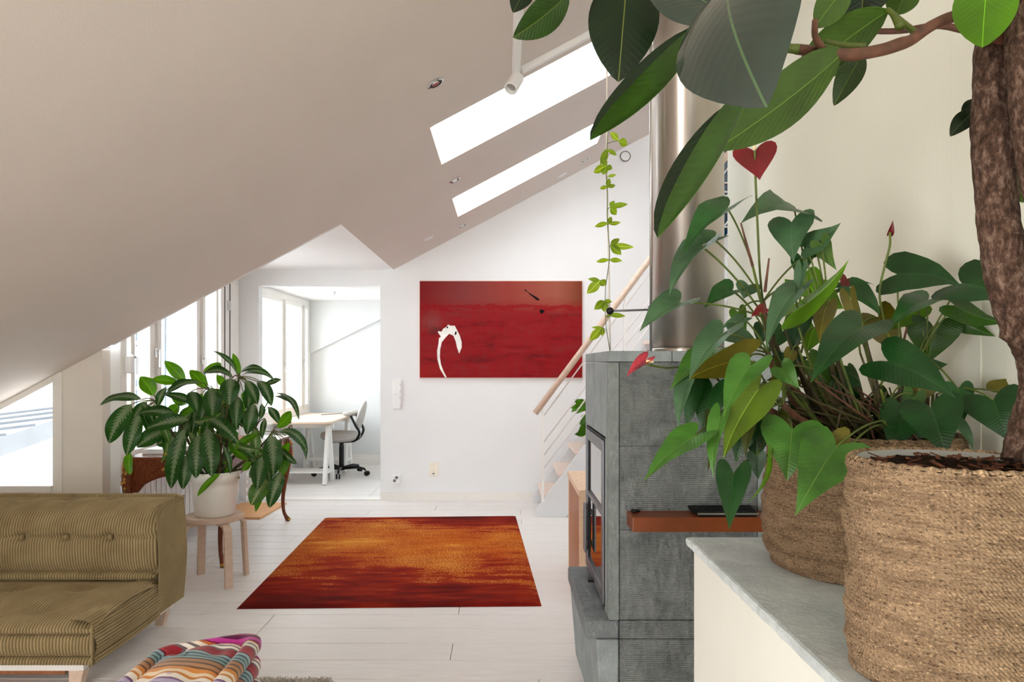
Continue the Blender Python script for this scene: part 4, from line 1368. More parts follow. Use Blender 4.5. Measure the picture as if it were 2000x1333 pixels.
for (lx, ly, ox, oy) in ((tx0 + .03, ty0 + .03, -1, -1), (tx1 - .03, ty0 + .03, 1, -1), (tx1 - .03, ty1 - .03, 1, 1), (tx0 + .03, ty1 - .03, -1, 1)):
    prof = [(.72, .0, .028), (.68, .012, .034), (.62, .024, .036), (.54, .026, .031), (.44, .014, .024), (.32, -.004, .019), (.2, -.016, .016), (.1, -.012, .0145), (.045, .004, .016), (.02, .016, .02), (.0005, .02, .018)]
    pts = [(lx + ox * o_ * .9, ly + oy * o_ * .9, z) for z, o_, r in prof]
    lg = MB().tube(catmull(pts, 4), [r[0] for r in catmull([(p[2],) for p in prof], 4)], 12).build('leg', M['mahogany'], wt, smooth=True)
    g_ = MB()
    for k in range(26):
        z = rr.uniform(.52, .71)
        o_ = np.interp(z, [.52, .62, .72], [.022, .024, 0]) + .03
        a = rr.uniform(-1.2, 1.2) + math.atan2(oy, ox)
        g_.sphere((lx + ox * o_ * .45 + .03 * math.cos(a), ly + oy * o_ * .45 + .03 * math.sin(a), z), rr.uniform(.007, .014), 6, (1, 1, rr.uniform(.8, 1.7)))
    g_.build('gilded_mount', M['gilt'], lg, smooth=True)
    f_ = MB().sphere((lx + ox * .02, ly + oy * .02, .016), .022, 10, (1.1, 1.1, .7))
    f_.build('gilded_foot', M['gilt'], lg, smooth=True)
orn = MB()
for k in range(7):
    a = k / 6 * math.pi
    orn.sphere((-2.24 + .05 * math.cos(a), ty0 + .009, .655 + .018 * math.sin(a)), .010, 6, (1.4, .5, .8))
orn.build('gilded_mount', M['gilt'], wt, smooth=True)
orn2 = MB()
orn2.tube([(tx1 + .02, ty1 - .0, .74), (tx1 + .02, ty1, .80), (tx1 + .03, ty1 - .04, .835), (tx1 + .015, ty1 - .08, .82)], [.006, .005, .005, .008], 8)
orn2.sphere((tx1 + .022, ty1 - .07, .80), .018, 8).sphere((tx1 + .01, ty1 - .02, .86), .013, 8)
cs = tag(orn2.build('bronze_candlestick', plain('dusky_bronze', (110, 76, 66), .4, .6, var=.3), smooth=True), 'small dark bronze scrolled ornament on the far corner of the writing table', 'ornament')
bk = MB().box(-2.50, -2.28, 4.95, 5.25, .7425, .775)
tag(bk.build('paper_stack', plain('white_paper', (240, 242, 246), .7), bevel=.002), 'white stack of paper lying on the writing table', 'paper')

# radiator under the window and its valve
rd = empty('radiator', (XD + .07, 6.0, .1), 'white panel radiator under the dormer window', 'radiator')
MB().box(XD + .04, XD + .055, 5.0, 6.95, .12, .56).box(XD + .075, XD + .09, 5.0, 6.95, .12, .56).box(XD + .035, XD + .095, 5.0, 6.95, .545, .565).build('panel', M['plastic'], rd, bevel=.003)
for k in range(24):
    y_ = 5.05 + k * .08
    MB().box(XD + .091, XD + .094, y_, y_ + .04, .14, .54).build('rib', M['plastic'], rd)
MB().box(XD + .03, XD + .10, 4.985, 5.0, .11, .57).build('side_cover', M['plastic'], rd, bevel=.012, seg=3)
for y_ in (5.3, 6.6):
    MB().box(XD + .002, XD + .04, y_, y_ + .03, .16, .5).build('bracket', M['plastic'], rd)
MB().lathe([(.014, .565), (.014, .59), (.02, .592), (.02, .63), (.016, .634)], (XD + .065, 5.01, 0), 12).build('valve', M['darkmetal'], rd)
# wooden board and small rack on the floor under the table
tg = MB().prism([(-2.62, 6.48), (-2.33, 6.30), (-2.15, 6.30), (-2.12, 6.98), (-2.55, 6.98)], 'z', .0005, .02)
tag(tg.build('wooden_board', M['mat_tan'], bevel=.002), 'tan wooden board lying on the floor beyond the writing table', 'board')
ru = empty('white_rack', (-2.45, 6.95, 0), 'small white slatted rack standing under the dormer window', 'rack')
for k in range(4):
    MB().box(-2.53, -2.30, 7.02, 7.035, .08 + k * .075, .12 + k * .075).build('slat', M['white'], ru)
for x_ in (-2.54, -2.30):
    MB().box(x_, x_ + .015, 7.01, 7.05, .0005, .38).build('post', M['white'], ru)

# ================================================================ office: trestle desk and chair
dk = empty('trestle_desk', (-2.2, 8.8, 0), 'pale wooden desk top on white trestles in the bright side room', 'desk')
poly = [(-2.62, 8.08), (-2.06, 8.08), (-2.00, 8.10), (-1.965, 8.16), (-1.965, 9.45), (-2.0, 9.55), (-2.62, 9.60)]
MB().prism(poly, 'z', .688, .714).build('table_top', M['desk_top'], dk, bevel=.004)
for y_ in (8.28, 9.28):
    tb = MB().box(-2.6, -1.97, y_ - .02, y_ + .02, .632, .672)
    tr_ = tb.build('trestle_beam', M['white'], dk, bevel=.002)
    for x_ in (-2.03, -2.53):
        for s_ in (-1, 1):
            MB().bar((x_, y_ + s_ * .018, .655), (x_, y_ + s_ * .19, .001), .075, .04, (1, 0, 0)).build('leg', M['white'], dk, bevel=.002)
    MB().box(-2.57, -2.0, y_ - .14, y_ + .14, .125, .145).build('trestle_shelf', M['white'], dk, bevel=.002)
    MB().box(-2.55, -2.01, y_ - .03, y_ + .03, .672, .6875).build('spacer', M['birch'], dk)
tag(MB().tube([(-2.35, 9.2, .7185), (-2.1, 9.5, .7185)], .004, 6).build('pencil', M['black'], smooth=True), 'dark pencil lying at the far end of the pale desk', 'pencil')
oc = empty('office_chair', (-2.0, 8.85, 0), 'grey upholstered office chair with black base at the trestle desk', 'office chair')
fab = plain('grey_wool_upholstery', (182, 178, 172), .95, var=.06, vs=60, bump=.3, bs=300)
sx_, sy_ = -2.02, 8.85
mb = MB()
def seatfn(i, j):
    a = 2 * math.pi * i / 40
    q = j / 10
    lat = math.sin(q * math.pi)          # 0 bottom ..1..0 top
    zz = -.07 + .15 * q
    rx, ry = .245 * lat ** .4, .21 * lat ** .4
    sad = .025 * math.cos(2 * a) * (1 if q > .5 else .2)
    return (sx_ + .0 + rx * math.cos(a), sy_ + ry * math.sin(a) * (1 - .12 * math.cos(a)), .472 + zz + sad * lat)
mb.grid(seatfn, 40, 11, close_u=True)
mb.build('seat', fab, oc, smooth=True)
mb = MB()
def bfn(i, j):
    a = 2 * math.pi * i / 36
    q = j / 12
    lat = max(0, math.sin(q * math.pi)) ** .5
    return (-1.80 + .09 * q ** 1.6 + .042 * math.cos(a) * lat - .03 * math.cos(a) ** 2 * 0 , sy_ + (.19 - .06 * q) * math.sin(a) * lat, .55 + .37 * q)
mb.grid(bfn, 36, 13, close_u=True)
mb.build('backrest', fab, oc, smooth=True)
mb = MB()
for s_ in (-1, 1):
    mb.sphere((-1.90, sy_ + s_ * .17, .765), .05, 12, (1.25, .75, .6))
mb.sphere((-1.86, sy_, .765), .06, 12, (1.1, 2.4, .55))
mb.build('armrest', fab, oc, smooth=True)
for s_ in (-1, 1):
    MB().tube(catmull([(-1.87, sy_ + s_ * .15, .75), (-1.80, sy_ + s_ * .17, .62), (-1.765, sy_ + s_ * .12, .53), (-1.83, sy_ + s_ * .06, .43), (-1.98, sy_, .415)], 5), .015, 8).build('back_frame', M['black'], oc, smooth=True)
MB().box(sx_ - .12, sx_ + .12, sy_ - .09, sy_ + .09, .405, .43).build('seat_plate', M['black'], oc, bevel=.01)
MB().lathe([(.026, .395), (.026, .36), (.03, .36)], (-2.01, sy_, 0), 16).lathe([(.03, .36), (.03, .10), (.034, .09), (.034, .06)], (-2.01, sy_, 0), 16).build('column', M['blackmetal'], oc, smooth=False)
MB().tube([(-2.13, sy_ - .11, .39), (-2.13, sy_ - .14, .37)], .012, 8).build('lever', M['black'], oc)
for k in range(5):
    a = math.radians(-12 + k * 72)
    d = Vector((math.cos(a), math.sin(a), 0))
    c_ = Vector((-2.01, sy_, 0))
    MB().tube([c_ + d * .03 + Vector((0, 0, .085)), c_ + d * .2 + Vector((0, 0, .10)), c_ + d * .30 + Vector((0, 0, .085)), c_ + d * .32 + Vector((0, 0, .062))], [.02, .016, .014, .01], 8).build('base_leg', M['blackmetal'], oc, smooth=True)
    s2 = d.cross(Vector((0, 0, 1)))
    cm = MB()
    for z_ in (-1, 1):
        cc = c_ + d * .335 + s2 * (.016 * z_) + Vector((0, 0, .031))
        vs = []
        for h_ in (-.008, .008):
            for q in range(14):
                b_ = 2 * math.pi * q / 14
                vs.append(cc + s2 * h_ + d * (.03 * math.cos(b_)) + Vector((0, 0, .03 * math.sin(b_))))
        cm.add(vs, [tuple(range(14)), tuple(range(27, 13, -1))] + [(q, (q + 1) % 14, 14 + (q + 1) % 14, 14 + q) for q in range(14)])
    cm.build('caster', M['black'], oc)
sk = ceil_z = 2.235
xs_, ysk = at(653, 567, 8.55).x, 8.55
sn = MB().lathe([(.03, 2.2345), (.03, 2.226), (.012, 2.222), (.012, 2.205), (.02, 2.203), (.0001, 2.20)], (xs_, ysk, 0), 16)
tag(sn.build('ceiling_detector', M['chrome']), 'small round grey detector on the side room ceiling', 'detector')
# ================================================================ variegated plant in a white pot
pc = Vector((-1.816, 4.50, .4215))
ag = empty('potted_aglaonema', pc, 'large leafy variegated plant in white pot standing on the birch stool', 'potted plant')
MB().lathe([(.0001, .4215), (.112, .4215), (.118, .426), (.138, .60), (.1405, .635), (.147, .636), (.151, .692), (.149, .696), (.144, .694), (.140, .66), (.0001, .655)], (pc.x, pc.y, 0), 56).build('pot', M['pot'], ag, smooth=True)
MB().lathe([(.0001, .670), (.141, .666)], (pc.x, pc.y, 0), 32).build('soil', M['soil'], ag)
rr = random.Random(11)
stems = []
for (px, py, dy) in ((466, 738, -.02), (408, 762, .05), (345, 815, -.05), (305, 785, .08), (532, 845, -.06), (500, 835, .1), (445, 790, -.12), (380, 800, .12), (425, 850, -.15), (540, 880, .02)):
    e_ = at(px, py, pc.y + dy)
    b_ = Vector((pc.x + (px - 420) * .0004 + rr.uniform(-.03, .03), pc.y + rr.uniform(-.05, .05), .66))
    m_ = (b_ + e_) / 2 + Vector(((px - 420) * .0006, 0, .02))
    pts = [b_ * (1 - s) ** 2 + m_ * 2 * s * (1 - s) + e_ * s * s for s in [k / 8 for k in range(9)]]
    MB().tube(pts, [.011 - .0006 * k for k in range(9)], 7).build('stem', M['stem_dark'], ag, smooth=True)
    stems.append((px, py, e_))
def nearest(px, py):
    return min(stems, key=lambda s: (s[0] - px) ** 2 + (s[1] - py) ** 2)[2]
# base px, tip px, width px, roll, arch, kind, depth
G = [((277, 781), (194, 788), 17, 60, .16, 's', -.05), ((257, 790), (211, 866), 38, 20, .16, 's', -.08), ((271, 811), (247, 890), 32, 5, .1, 's', -.1),
     ((323, 841), (266, 873), 32, 25, .1, 's', -.05), ((368, 820), (286, 836), 32, 25, .10, 's', -.16), ((344, 812), (268, 806), 22, 40, .12, 's', -.1),
     ((300, 773), (275, 735), 30, 160, .06, 'b', .0), ((348, 747), (294, 742), 19, 150, .06, 'b', .05), ((361, 746), (322, 705), 24, 165, .08, 'b', .08),
     ((391, 748), (321, 770), 16, 60, .12, 's', -.08), ((325, 757), (306, 796), 16, 30, .1, 's', -.02), ((379, 789), (319, 768), 17, 40, .08, 's', -.05),
     ((374, 765), (386, 806), 30, -20, .1, 's', -.06), ((403, 760), (371, 722), 24, 165, .08, 'b', .05), ((397, 725), (434, 711), 18, 170, .1, 'b', .04),
     ((455, 738), (395, 729), 16, 55, .2, 's', -.02), ((463, 731), (418, 684), 10, 50, .12, 's', .0), ((466, 735), (456, 690), 14, 150, .05, 'b', .02),
     ((468, 733), (512, 718), 9, -60, .15, 's', .02), ((470, 738), (538, 742), 12, -60, .25, 's', -.02), ((481, 743), (503, 790), 24, -15, .12, 's', -.12),
     ((452, 740), (447, 790), 38, 5, .16, 's', -.18), ((414, 757), (415, 819), 36, 0, .16, 's', -.16), ((505, 744), (531, 792), 24, -25, .15, 's', -.05),
     ((516, 754), (549, 741), 12, -40, .05, 's', .03), ((533, 769), (586, 818), 11, -55, .22, 's', .0), ((530, 777), (584, 802), 9, -55, .2, 's', .02),
     ((496, 788), (482, 850), 27, 0, .1, 's', -.1), ((512, 789), (508, 820), 12, -30, .1, 's', -.1), ((465, 775), (461, 834), 26, 5, .1, 's', -.14),
     ((408, 819), (466, 863), 28, -25, .14, 's', -.2), ((405, 837), (414, 931), 38, -4, .1, 's', -.24), ((388, 850), (382, 934), 35, 8, .1, 's', -.2),
     ((360, 838), (332, 956), 34, 12, .12, 's', -.18), ((364, 890), (357, 956), 29, 0, .1, 's', -.17), ((254, 884), (252, 929), 18, 140, .05, 'b', -.03),
     ((430, 925), (384, 969), 13, 150, .08, 'b', -.22), ((530, 850), (534, 930), 39, -5, .1, 's', -.16), ((512, 893), (502, 957), 33, 6, .1, 's', -.12),
     ((522, 935), (490, 987), 36, 12, .1, 'y', -.1), ((521, 945), (498, 1000), 15, 30, .08, 'b', -.08), ((549, 922), (525, 993), 29, 8, .1, 's', -.1),
     ((540, 845), (602, 881), 19, -50, .25, 's', -.06), ((558, 852), (600, 896), 10, -60, .22, 's', -.02), ((541, 836), (571, 804), 22, 160, .05, 'b', -.02),
     ((525, 795), (546, 828), 17, -20, .1, 's', .05), ((445, 862), (486, 902), 18, 165, .1, 'b', -.02), ((460, 870), (498, 895), 17, -20, .15, 's', -.1),
     ((498, 838), (500, 892), 21, 0, .1, 'y', -.05), ((490, 903), (474, 920), 15, 160, .05, 'b', -.1), ((518, 818), (511, 857), 12, 20, .08, 's', -.04),
     ((490, 768), (476, 786), 26, 170, .05, 'b', .06), ((440, 800), (432, 850), 26, 0, .1, 's', -.08), ((398, 790), (400, 842), 26, 10, .1, 's', -.02),
     ((350, 845), (318, 880), 30, 20, .1, 's', .05), ((330, 862), (305, 868), 22, 30, .1, 's', .1), ((440, 760), (424, 732), 16, 160, .08, 'b', .1),
     ((560, 880), (548, 935), 20, -10, .1, 'b', -.02), ((395, 800), (372, 850), 24, 15, .1, 'y', .08), ((470, 805), (500, 845), 24, -10, .1, 's', .08),
     ((425, 785), (455, 830), 24, -10, .1, 's', .1), ((375, 815), (350, 868), 26, 10, .1, 's', .02), ((455, 830), (445, 895), 24, 5, .1, 's', .04), ((435, 870), (452, 925), 12, -40, .05, 's', -.2),
     ((335, 770), (372, 790), 20, 150, .1, 'b', .12), ((350, 790), (330, 815), 22, 160, .1, 'b', .1)]
mm = {'s': M['agla'], 'b': M['agla_bright'], 'y': M['agla_yellow']}
for k, (b, t_, w, roll, arch, kind, dy) in enumerate(G):
    Yb = pc.y + dy
    B_ = at(b[0], b[1], Yb + .03)
    T_ = at(t_[0], t_[1], Yb - .02 + rr.uniform(-.04, .04))
    c_ = max(.35, abs(math.cos(math.radians(roll))))
    wd = w * Yb / FPX / c_
    S = nearest(*b)
    leaf(ag, B_, T_, min(wd, .125), 'lance', roll, rr.uniform(4, 20) if kind == 's' else 12, arch, mm[kind], pet=S, pr=.003, sag=.03, wave=.07, tipd=.06, seed=k, pmat=M['stem_green'] if k % 3 else M['stem_brown'])

# ================================================================ seagrass baskets
def basketmat(name, a, b, dark):
    t = NT(name)
    sp = t.n('ShaderNodeSeparateXYZ')
    t.l(t.co('UV'), sp.inputs[0])
    u_, v_ = sp.outputs[0], sp.outputs[1]         # u: metres round the rim, v: coil number
    vf = t.math('FRACT', v_)
    wob = t.noise(t.co('UV', (60, .7, 1)), 1.0, 2)
    tw = t.math('SINE', t.math('ADD', t.math('MULTIPLY', u_, 1050.0), t.math('ADD', t.math('MULTIPLY', vf, 5.0), t.math('MULTIPLY', wob, 9.0))))
    fib = t.noise(t.co('UV', (150, 2.2, 1), (0, 0, .0)), 1.0, 4, .75, .6)
    cl = t.noise(t.co('UV', (14, .35, 1)), 1.0, 4, .6)
    c = t.ramp(cl, [(0.3, a), (0.7, b)])
    c = t.mix(t.math('MULTIPLY', t.math('GREATER_THAN', fib, .6), .7), c, tuple(min(255, k * 1.25) for k in b))
    c = t.mix(t.math('MULTIPLY', t.math('LESS_THAN', fib, .42), .75), c, dark)
    h = t.math('ADD', t.math('MULTIPLY', tw, .6), t.math('MULTIPLY', fib, .9))
    t.bump(h, .8, .0016)
    return t.set(c, .85, 0, .2)
M['basket_a'] = basketmat('seagrass_rope', (122, 99, 76), (172, 146, 116), (60, 43, 30))
M['basket_b'] = basketmat('darker_seagrass_rope', (104, 83, 62), (146, 121, 94), (48, 34, 24))
def basket(cx, cy, z0, z1, rfun, pitch, mat, label, name='woven_basket', tw=0, inner=.012, nth=420, lean=None):
    rows = int((z1 - z0) / pitch)
    pitch = (z1 - z0) / rows
    bs = empty(name, (cx, cy, z0), label, 'basket')
    per = 6
    nz = rows * per + 1
    amp = pitch * .62
    mb = MB()
    def fn(i, j):
        a = 2 * math.pi * i / nth
        s = j / (nz - 1)
        # coils climb slightly as they wind round
        zz = z0 + (z1 - z0) * s
        ph = j / per
        wv = .0016 * math.sin(3 * a + ph * .9) + .0011 * math.sin(7 * a - ph * 1.7)
        r = rfun(s, a) + amp * (abs(math.sin(math.pi * (ph + .25 * math.sin(a * 2 + 1)))) ** .6 - .5) + wv
        zw = .0022 * math.sin(2 * a + .5) * math.sin(math.pi * s) + (.0016 * math.sin(a * 46) if j > nz - 4 else 0)
        return (cx + r * math.cos(a), cy + r * math.sin(a), zz + zw, a * rfun(.5, 0), ph + .25 * math.sin(a * 2 + 1))
    # inside wall
    mb.grid(fn, nth, nz, close_u=True)
    k0 = len(mb.v)
    m = 8
    def fi(i, j):
        a = 2 * math.pi * i / nth
        ang = math.pi * j / (m - 1)
        r = rfun(1, a) - inner * .5 + inner * .5 * math.cos(ang)
        return (cx + r * math.cos(a), cy + r * math.sin(a), z1 + inner * .42 * math.sin(ang) * (1 + .2 * math.sin(a * 46)) - (.05 if j == m - 1 else 0) , a * rfun(.5, 0), .5 + j * .1)
    mb.grid(fi, nth, m, close_u=True)
    mb.f.append([i * nz for i in range(nth)][::-1]); mb.mi.append(0)
    mb.build('rope_wall', mat, bs, smooth=True)
    return bs
def r1(s, a):
    return .1415 + .004 * math.exp(-((s - .70) / .12) ** 2) + .002 * math.sin(a * 2 + s * 5) - .006 * math.exp(-((s - .52) / .10) ** 2) - .004 * max(0, .1 - s) * 10
basket(.667, 1.07, .9005, 1.2166, r1, .0064, M['basket_a'], 'tall light brown woven seagrass basket nearest the camera around the tree trunk', nth=520)
def r2_(s, a):
    return .205 + .014 * math.sin(math.pi * (1 - s)) ** 1 * (1 - s) + .003 * math.sin(a * 2 + 1 + s * 3) - .012 * max(0, .12 - s) * 8
basket(.822, 1.647, .9005, 1.203, r2_, .0066, M['basket_b'], 'wide darker woven seagrass basket around the red flowering plant', nth=520)

# ================================================================ rubber plant in the near basket
rp = empty('rubber_plant', (.667, 1.07, .915), 'big rubber plant with thick brown trunk and glossy dark leaves', 'plant')
MB().lathe([(.0001, .915), (.11, .915), (.1265, 1.19), (.1272, 1.2185), (.1245, 1.219), (.122, 1.205), (.118, 1.16)], (.667, 1.07, 0), 56).build('inner_pot', M['liner'], rp, smooth=True)
mb = MB()
rr = random.Random(21)
mb.grid(lambda i, j: (.667 + (.1195 * j / 16) * math.cos(2 * math.pi * i / 48), 1.07 + (.1195 * j / 16) * math.sin(2 * math.pi * i / 48), 1.208 + .005 * math.cos(j / 16 * 1.57) + rr.uniform(-.003, .004)), 48, 17, close_u=True)
mb.build('soil', M['soil'], rp)
mb = MB()
for k in range(90):
    a, r = rr.uniform(0, 6.28), .115 * math.sqrt(rr.random())
    c_ = Vector((.667 + r * math.cos(a), 1.07 + r * math.sin(a), 1.2125))
    l_, w_ = rr.uniform(.006, .022), rr.uniform(.002, .005)
    b_ = rr.uniform(0, 6.28)
    d = Vector((math.cos(b_), math.sin(b_), rr.uniform(-.1, .4))).normalized()
    mb.bar(c_, c_ + d * l_, w_, w_ * .6)
o = mb.build('bark_chips', plain('bark_chip', (92, 54, 34), .9, var=.4, vs=70), rp)
o['kind'] = 'stuff'
t = NT('rough_bark')
v = t.co('Object', (1, 1, 1))
n1 = t.noise(t.co('Object', (120, 120, 55)), 1.0, 6, .75)
n2 = t.noise(t.co('Object', (22, 22, 60)), 1.0, 4, .6)
c = t.ramp(n1, [(0.32, (34, 23, 17)), (0.5, (84, 62, 50)), (0.70, (146, 122, 106))])
c = t.mix(t.math('MULTIPLY', t.math('GREATER_THAN', n2, .66), .4), c, (136, 116, 102))
t.bump(t.math('ADD', n1, n2), .9, .006)
M['bark'] = t.set(c, .85, 0, .2)
def trunk(pts, rad, name='trunk', knobs=()):
    P_ = catmull([tuple(p) for p in pts], 6)
    R_ = [q[0] for q in catmull([(r,) for r in rad], 6)]
    n, m = 28, len(P_)
    mb = MB()
    def fn(i, j):
        p = Vector(P_[j])
        d = (Vector(P_[min(j + 1, m - 1)]) - Vector(P_[max(j - 1, 0)])).normalized()
        x = d.cross(Vector((0, 1, 0))).normalized()
        y_ = d.cross(x)
        a = 2 * math.pi * i / n
        r = R_[j] * (1 + .035 * math.sin(3 * a + j * .45) + .02 * math.sin(5 * a - j * .8) + .02 * math.sin(j * 1.9))
        q = p + (x * math.cos(a) + y_ * math.sin(a)) * r
        for (kx, kz, kr) in knobs:
            dd = (q - Vector((kx[0], kx[1], kz))).length
            if dd < kr * 2:
                q += (q - p).normalized() * kr * .7 * math.exp(-(dd / (kr * .6)) ** 2)
        return (q.x, q.y, q.z)
    mb.grid(fn, n, m, close_u=True)
    mb.f.append([i * m + m - 1 for i in range(n)]); mb.mi.append(0)
    return mb.build(name, M['bark'], rp, smooth=True)
YT = 1.02
tp = [(2008, 905), (2016, 850), (2026, 790), (2030, 730), (2020, 680), (2000, 640), (1981, 580), (1963, 520), (1954, 450), (1945, 380), (1939, 300), (1938, 220), (1940, 130), (1950, 50), (1966, -60), (1978, -200), (1970, -380), (1950, -560)]
trd = [.034, .030, .0265, .025, .0262, .028, .029, .0285, .027, .0265, .0262, .026, .0255, .025, .025, .022, .017, .009]
k1 = at(1966, 655, YT)
trunk([at(x, y_, YT + (.004 if i % 2 else 0)) for i, (x, y_) in enumerate(tp)], trd, 'trunk', (((k1.x, k1.y), k1.z, .016), ((at(1992, 690, YT).x, YT), at(1992, 690, YT).z, .010)))
trunk([at(x, y_, .97) for x, y_ in [(1992, -420), (2000, -260), (1998, -70), (1998, 40), (2002, 140), (2012, 240), (2030, 340), (2050, 450), (2062, 600), (2058, 760), (2052, 840), (2040, 915)]], [.009, .016, .021, .0215, .022, .0225, .023, .023, .023, .024, .025, .026], 'trunk')
YBr = 1.0
def branch(pts, rad, Y0, Y1, name='branch', m=None):
    n = len(pts)
    P_ = catmull([tuple(at(x, y_, Y0 + (Y1 - Y0) * i / (n - 1))) for i, (x, y_) in enumerate(pts)], 5)
    R_ = [q[0] for q in catmull([(r,) for r in rad], 5)]
    return MB().tube(P_, R_, 10).build(name, m or M['stem_brown'], rp, smooth=True)
branch([(1952, 62), (1905, 40), (1866, 32), (1820, 50), (1780, 78), (1758, 86), (1720, 98), (1660, 107), (1600, 101), (1555, 96)], [.013, .0085, .0078, .0075, .0075, .0085, .0078, .0078, .007, .0065], 1.01, .90)
branch([(1940, 72), (1880, 58), (1830, 50), (1760, 60), (1700, 60), (1640, 50)], [.008, .0055, .005, .0045, .0042, .004], 1.06, 1.1)
branch([(1960, 75), (1945, 66), (1925, 70)], [.012, .011, .010], 1.0, .985)
branch([(1475, 62), (1440, 46), (1400, 46), (1376, 43)], [.0055, .0045, .004, .0035], .90, .93, m=M['stem_brown'])
branch([(1560, 96), (1520, 90), (1475, 62)], [.006, .0055, .0055], .895, .90, m=M['stem_green'])
branch([(1758, 52), (1745, 30), (1733, 19)], [.006, .004, .0035], .96, 1.0, m=M['stem_green'])
branch([(1790, 66), (1765, 45), (1735, 19)], [.005, .004, .0035], .97, 1.0, m=M['stem_green'])
branch([(1604, 92), (1592, 70), (1592, 40)], [.005, .004, .0035], .9, .86)
branch([(1690, 92), (1650, 88), (1612, 80)], [.005, .0035, .003], .93, .95, m=M['stem_green'])
branch([(1976, -170), (1840, -130), (1690, -84), (1560, -80), (1434, -52), (1330, -66), (1226, -64), (1112, -40), (1032, -34)], [.010, .008, .007, .0065, .006, .0055, .005, .004, .003], 1.02, 1.04)
branch([(1976, -250), (1950, -150), (1932, -72)], [.006, .005, .004], 1.01, .93)
F = [  # base, tip, Yb, Yt, width px at mean depth, roll, fold, arch, mat
    ((1112, -14), (1003, 74), 1.0, 1.0, 74, -25, 12, .06, 'ficus_under'),
    ((1032, -30), (1002, 24), 1.06, 1.05, 46, 10, 12, .06, 'ficus'),
    ((1226, -60), (1208, 158), 1.06, 1.04, 138, 0, 8, .04, 'ficus'),
    ((1448, 46), (1262, -42), .92, .98, 150, 42, 16, .05, 'ficus_glossy'),
    ((1380, 52), (1149, 270), .93, .97, 190, 81, 49, -.10, 'ficus'),
    ((1430, -40), (1492, 204), .82, .68, 285, 22, 7, .12, 'ficus_glossy'),
    ((1462, 186), (1279, 461), .80, .78, 200, 81, 49, -.06, 'ficus'),
    ((1650, 100), (1393, 292), .92, .86, 118, 148, 10, -.04, 'ficus_under'),
    ((1738, 19), (1540, 176), 1.0, 1.02, 104, 150, 8, .06, 'ficus_under'),
    ((1690, -80), (1682, 42), 1.04, 1.04, 120, 0, 8, .05, 'ficus'),
    ((1668, -45), (1590, 55), .98, .98, 66, 165, 8, .05, 'ficus_under'),
    ((1684, 106), (1629, 206), .98, .98, 54, 5, 26, .06, 'ficus_under'),
    ((1664, 112), (1570, 164), 1.0, 1.0, 36, 55, 12, .06, 'ficus_under'),
    ((1932, -70), (1918, 94), .93, .93, 112, 172, 6, .05, 'ficus_bright'),
    ((1908, 214), (1856, 266), 1.06, 1.06, 40, 20, 12, .1, 'ficus'),
    ((1912, 195), (1878, 222), 1.08, 1.08, 26, 30, 12, .1, 'ficus'),
    ((2015, 255), (1995, 398), 1.08, 1.06, 66, 170, 8, .08, 'ficus_under'),
    ((1985, 205), (2000, 240), 1.1, 1.1, 40, 0, 8, .08, 'ficus'),
    ((1960, -420), (1860, -540), 1.02, 1.0, 120, 20, 10, .08, 'ficus'), ((1965, -380), (2080, -500), 1.02, 1.05, 120, 20, 10, .08, 'ficus'), ((1955, -540), (1960, -720), 1.02, 1.05, 110, 10, 10, .06, 'ficus'),
    ((1975, -300), (1850, -330), 1.03, 1.1, 110, 40, 10, .08, 'ficus'), ((1990, -300), (2130, -330), 1.0, 1.05, 110, -40, 10, .08, 'ficus'),
    ((1750, 30), (1778, -40), 1.06, 1.06, 60, 170, 8, .05, 'ficus_under'),
]
M['ficus_under'] = leafmat('rubber_leaf_pale_side', (40, 64, 22), (58, 86, 22), 0.36, 0.1, vein=(112, 124, 46), veinw=0.008, lat=.12)
for k, (b, t_, Yb, Yt, w, roll, fold, arch, m) in enumerate(F):
    leaf(rp, at(b[0], b[1], Yb), at(t_[0], t_[1], Yt), w * (Yb + Yt) / 2 / FPX, 'ellipse', roll, fold, arch, M[m], tipd=.02, seed=k, cup=.5 if m == 'ficus_glossy' else .25)

# ================================================================ anthurium in the second basket
an = empty('anthurium', (.822, 1.647, .92), 'red flowering plant with heart shaped green leaves in the wider basket', 'plant')
MB().lathe([(.0001, .92), (.15, .92), (.185, 1.19), (.188, 1.196), (.182, 1.196), (.178, 1.17)], (.822, 1.647, 0), 48).build('inner_pot', M['liner'], an, smooth=True)
mb = MB()
mb.grid(lambda i, j: (.822 + (.183 * j / 14) * math.cos(2 * math.pi * i / 48), 1.647 + (.183 * j / 14) * math.sin(2 * math.pi * i / 48), 1.192 + rr.uniform(-.004, .006)), 48, 15, close_u=True)
mb.build('soil', M['soil'], an)
crowns = []
for (px, py, Y) in ((1490, 590, 1.58), (1555, 680, 1.6), (1630, 690, 1.62), (1680, 640, 1.66), (1745, 700, 1.62), (1795, 690, 1.66), (1500, 690, 1.5), (1530, 790, 1.45), (1720, 820, 1.55), (1620, 790, 1.65), (1460, 760, 1.5)):
    e_ = at(px, py, Y)
    b_ = Vector((.822 + (px - 1640) * .0005 + rr.uniform(-.02, .02), 1.62 + rr.uniform(-.05, .05), 1.19))
    m_ = (b_ + e_) / 2 + Vector(((px - 1640) * .0004, 0, .01))
    pts = [b_ * (1 - s) ** 2 + m_ * 2 * s * (1 - s) + e_ * s * s for s in [k / 10 for k in range(11)]]
    MB().tube(pts, [.0095 - .0004 * k + rr.uniform(-.001, .0015) for k in range(11)], 8).build('stem', M['stem_dark'] if px > 1540 else M['stem_brown'], an, smooth=True)
    crowns.append((px, py, e_))
def crown(px, py):
    return min(crowns, key=lambda s: (s[0] - px) ** 2 + (s[1] - py - 30) ** 2 * .7)[2]
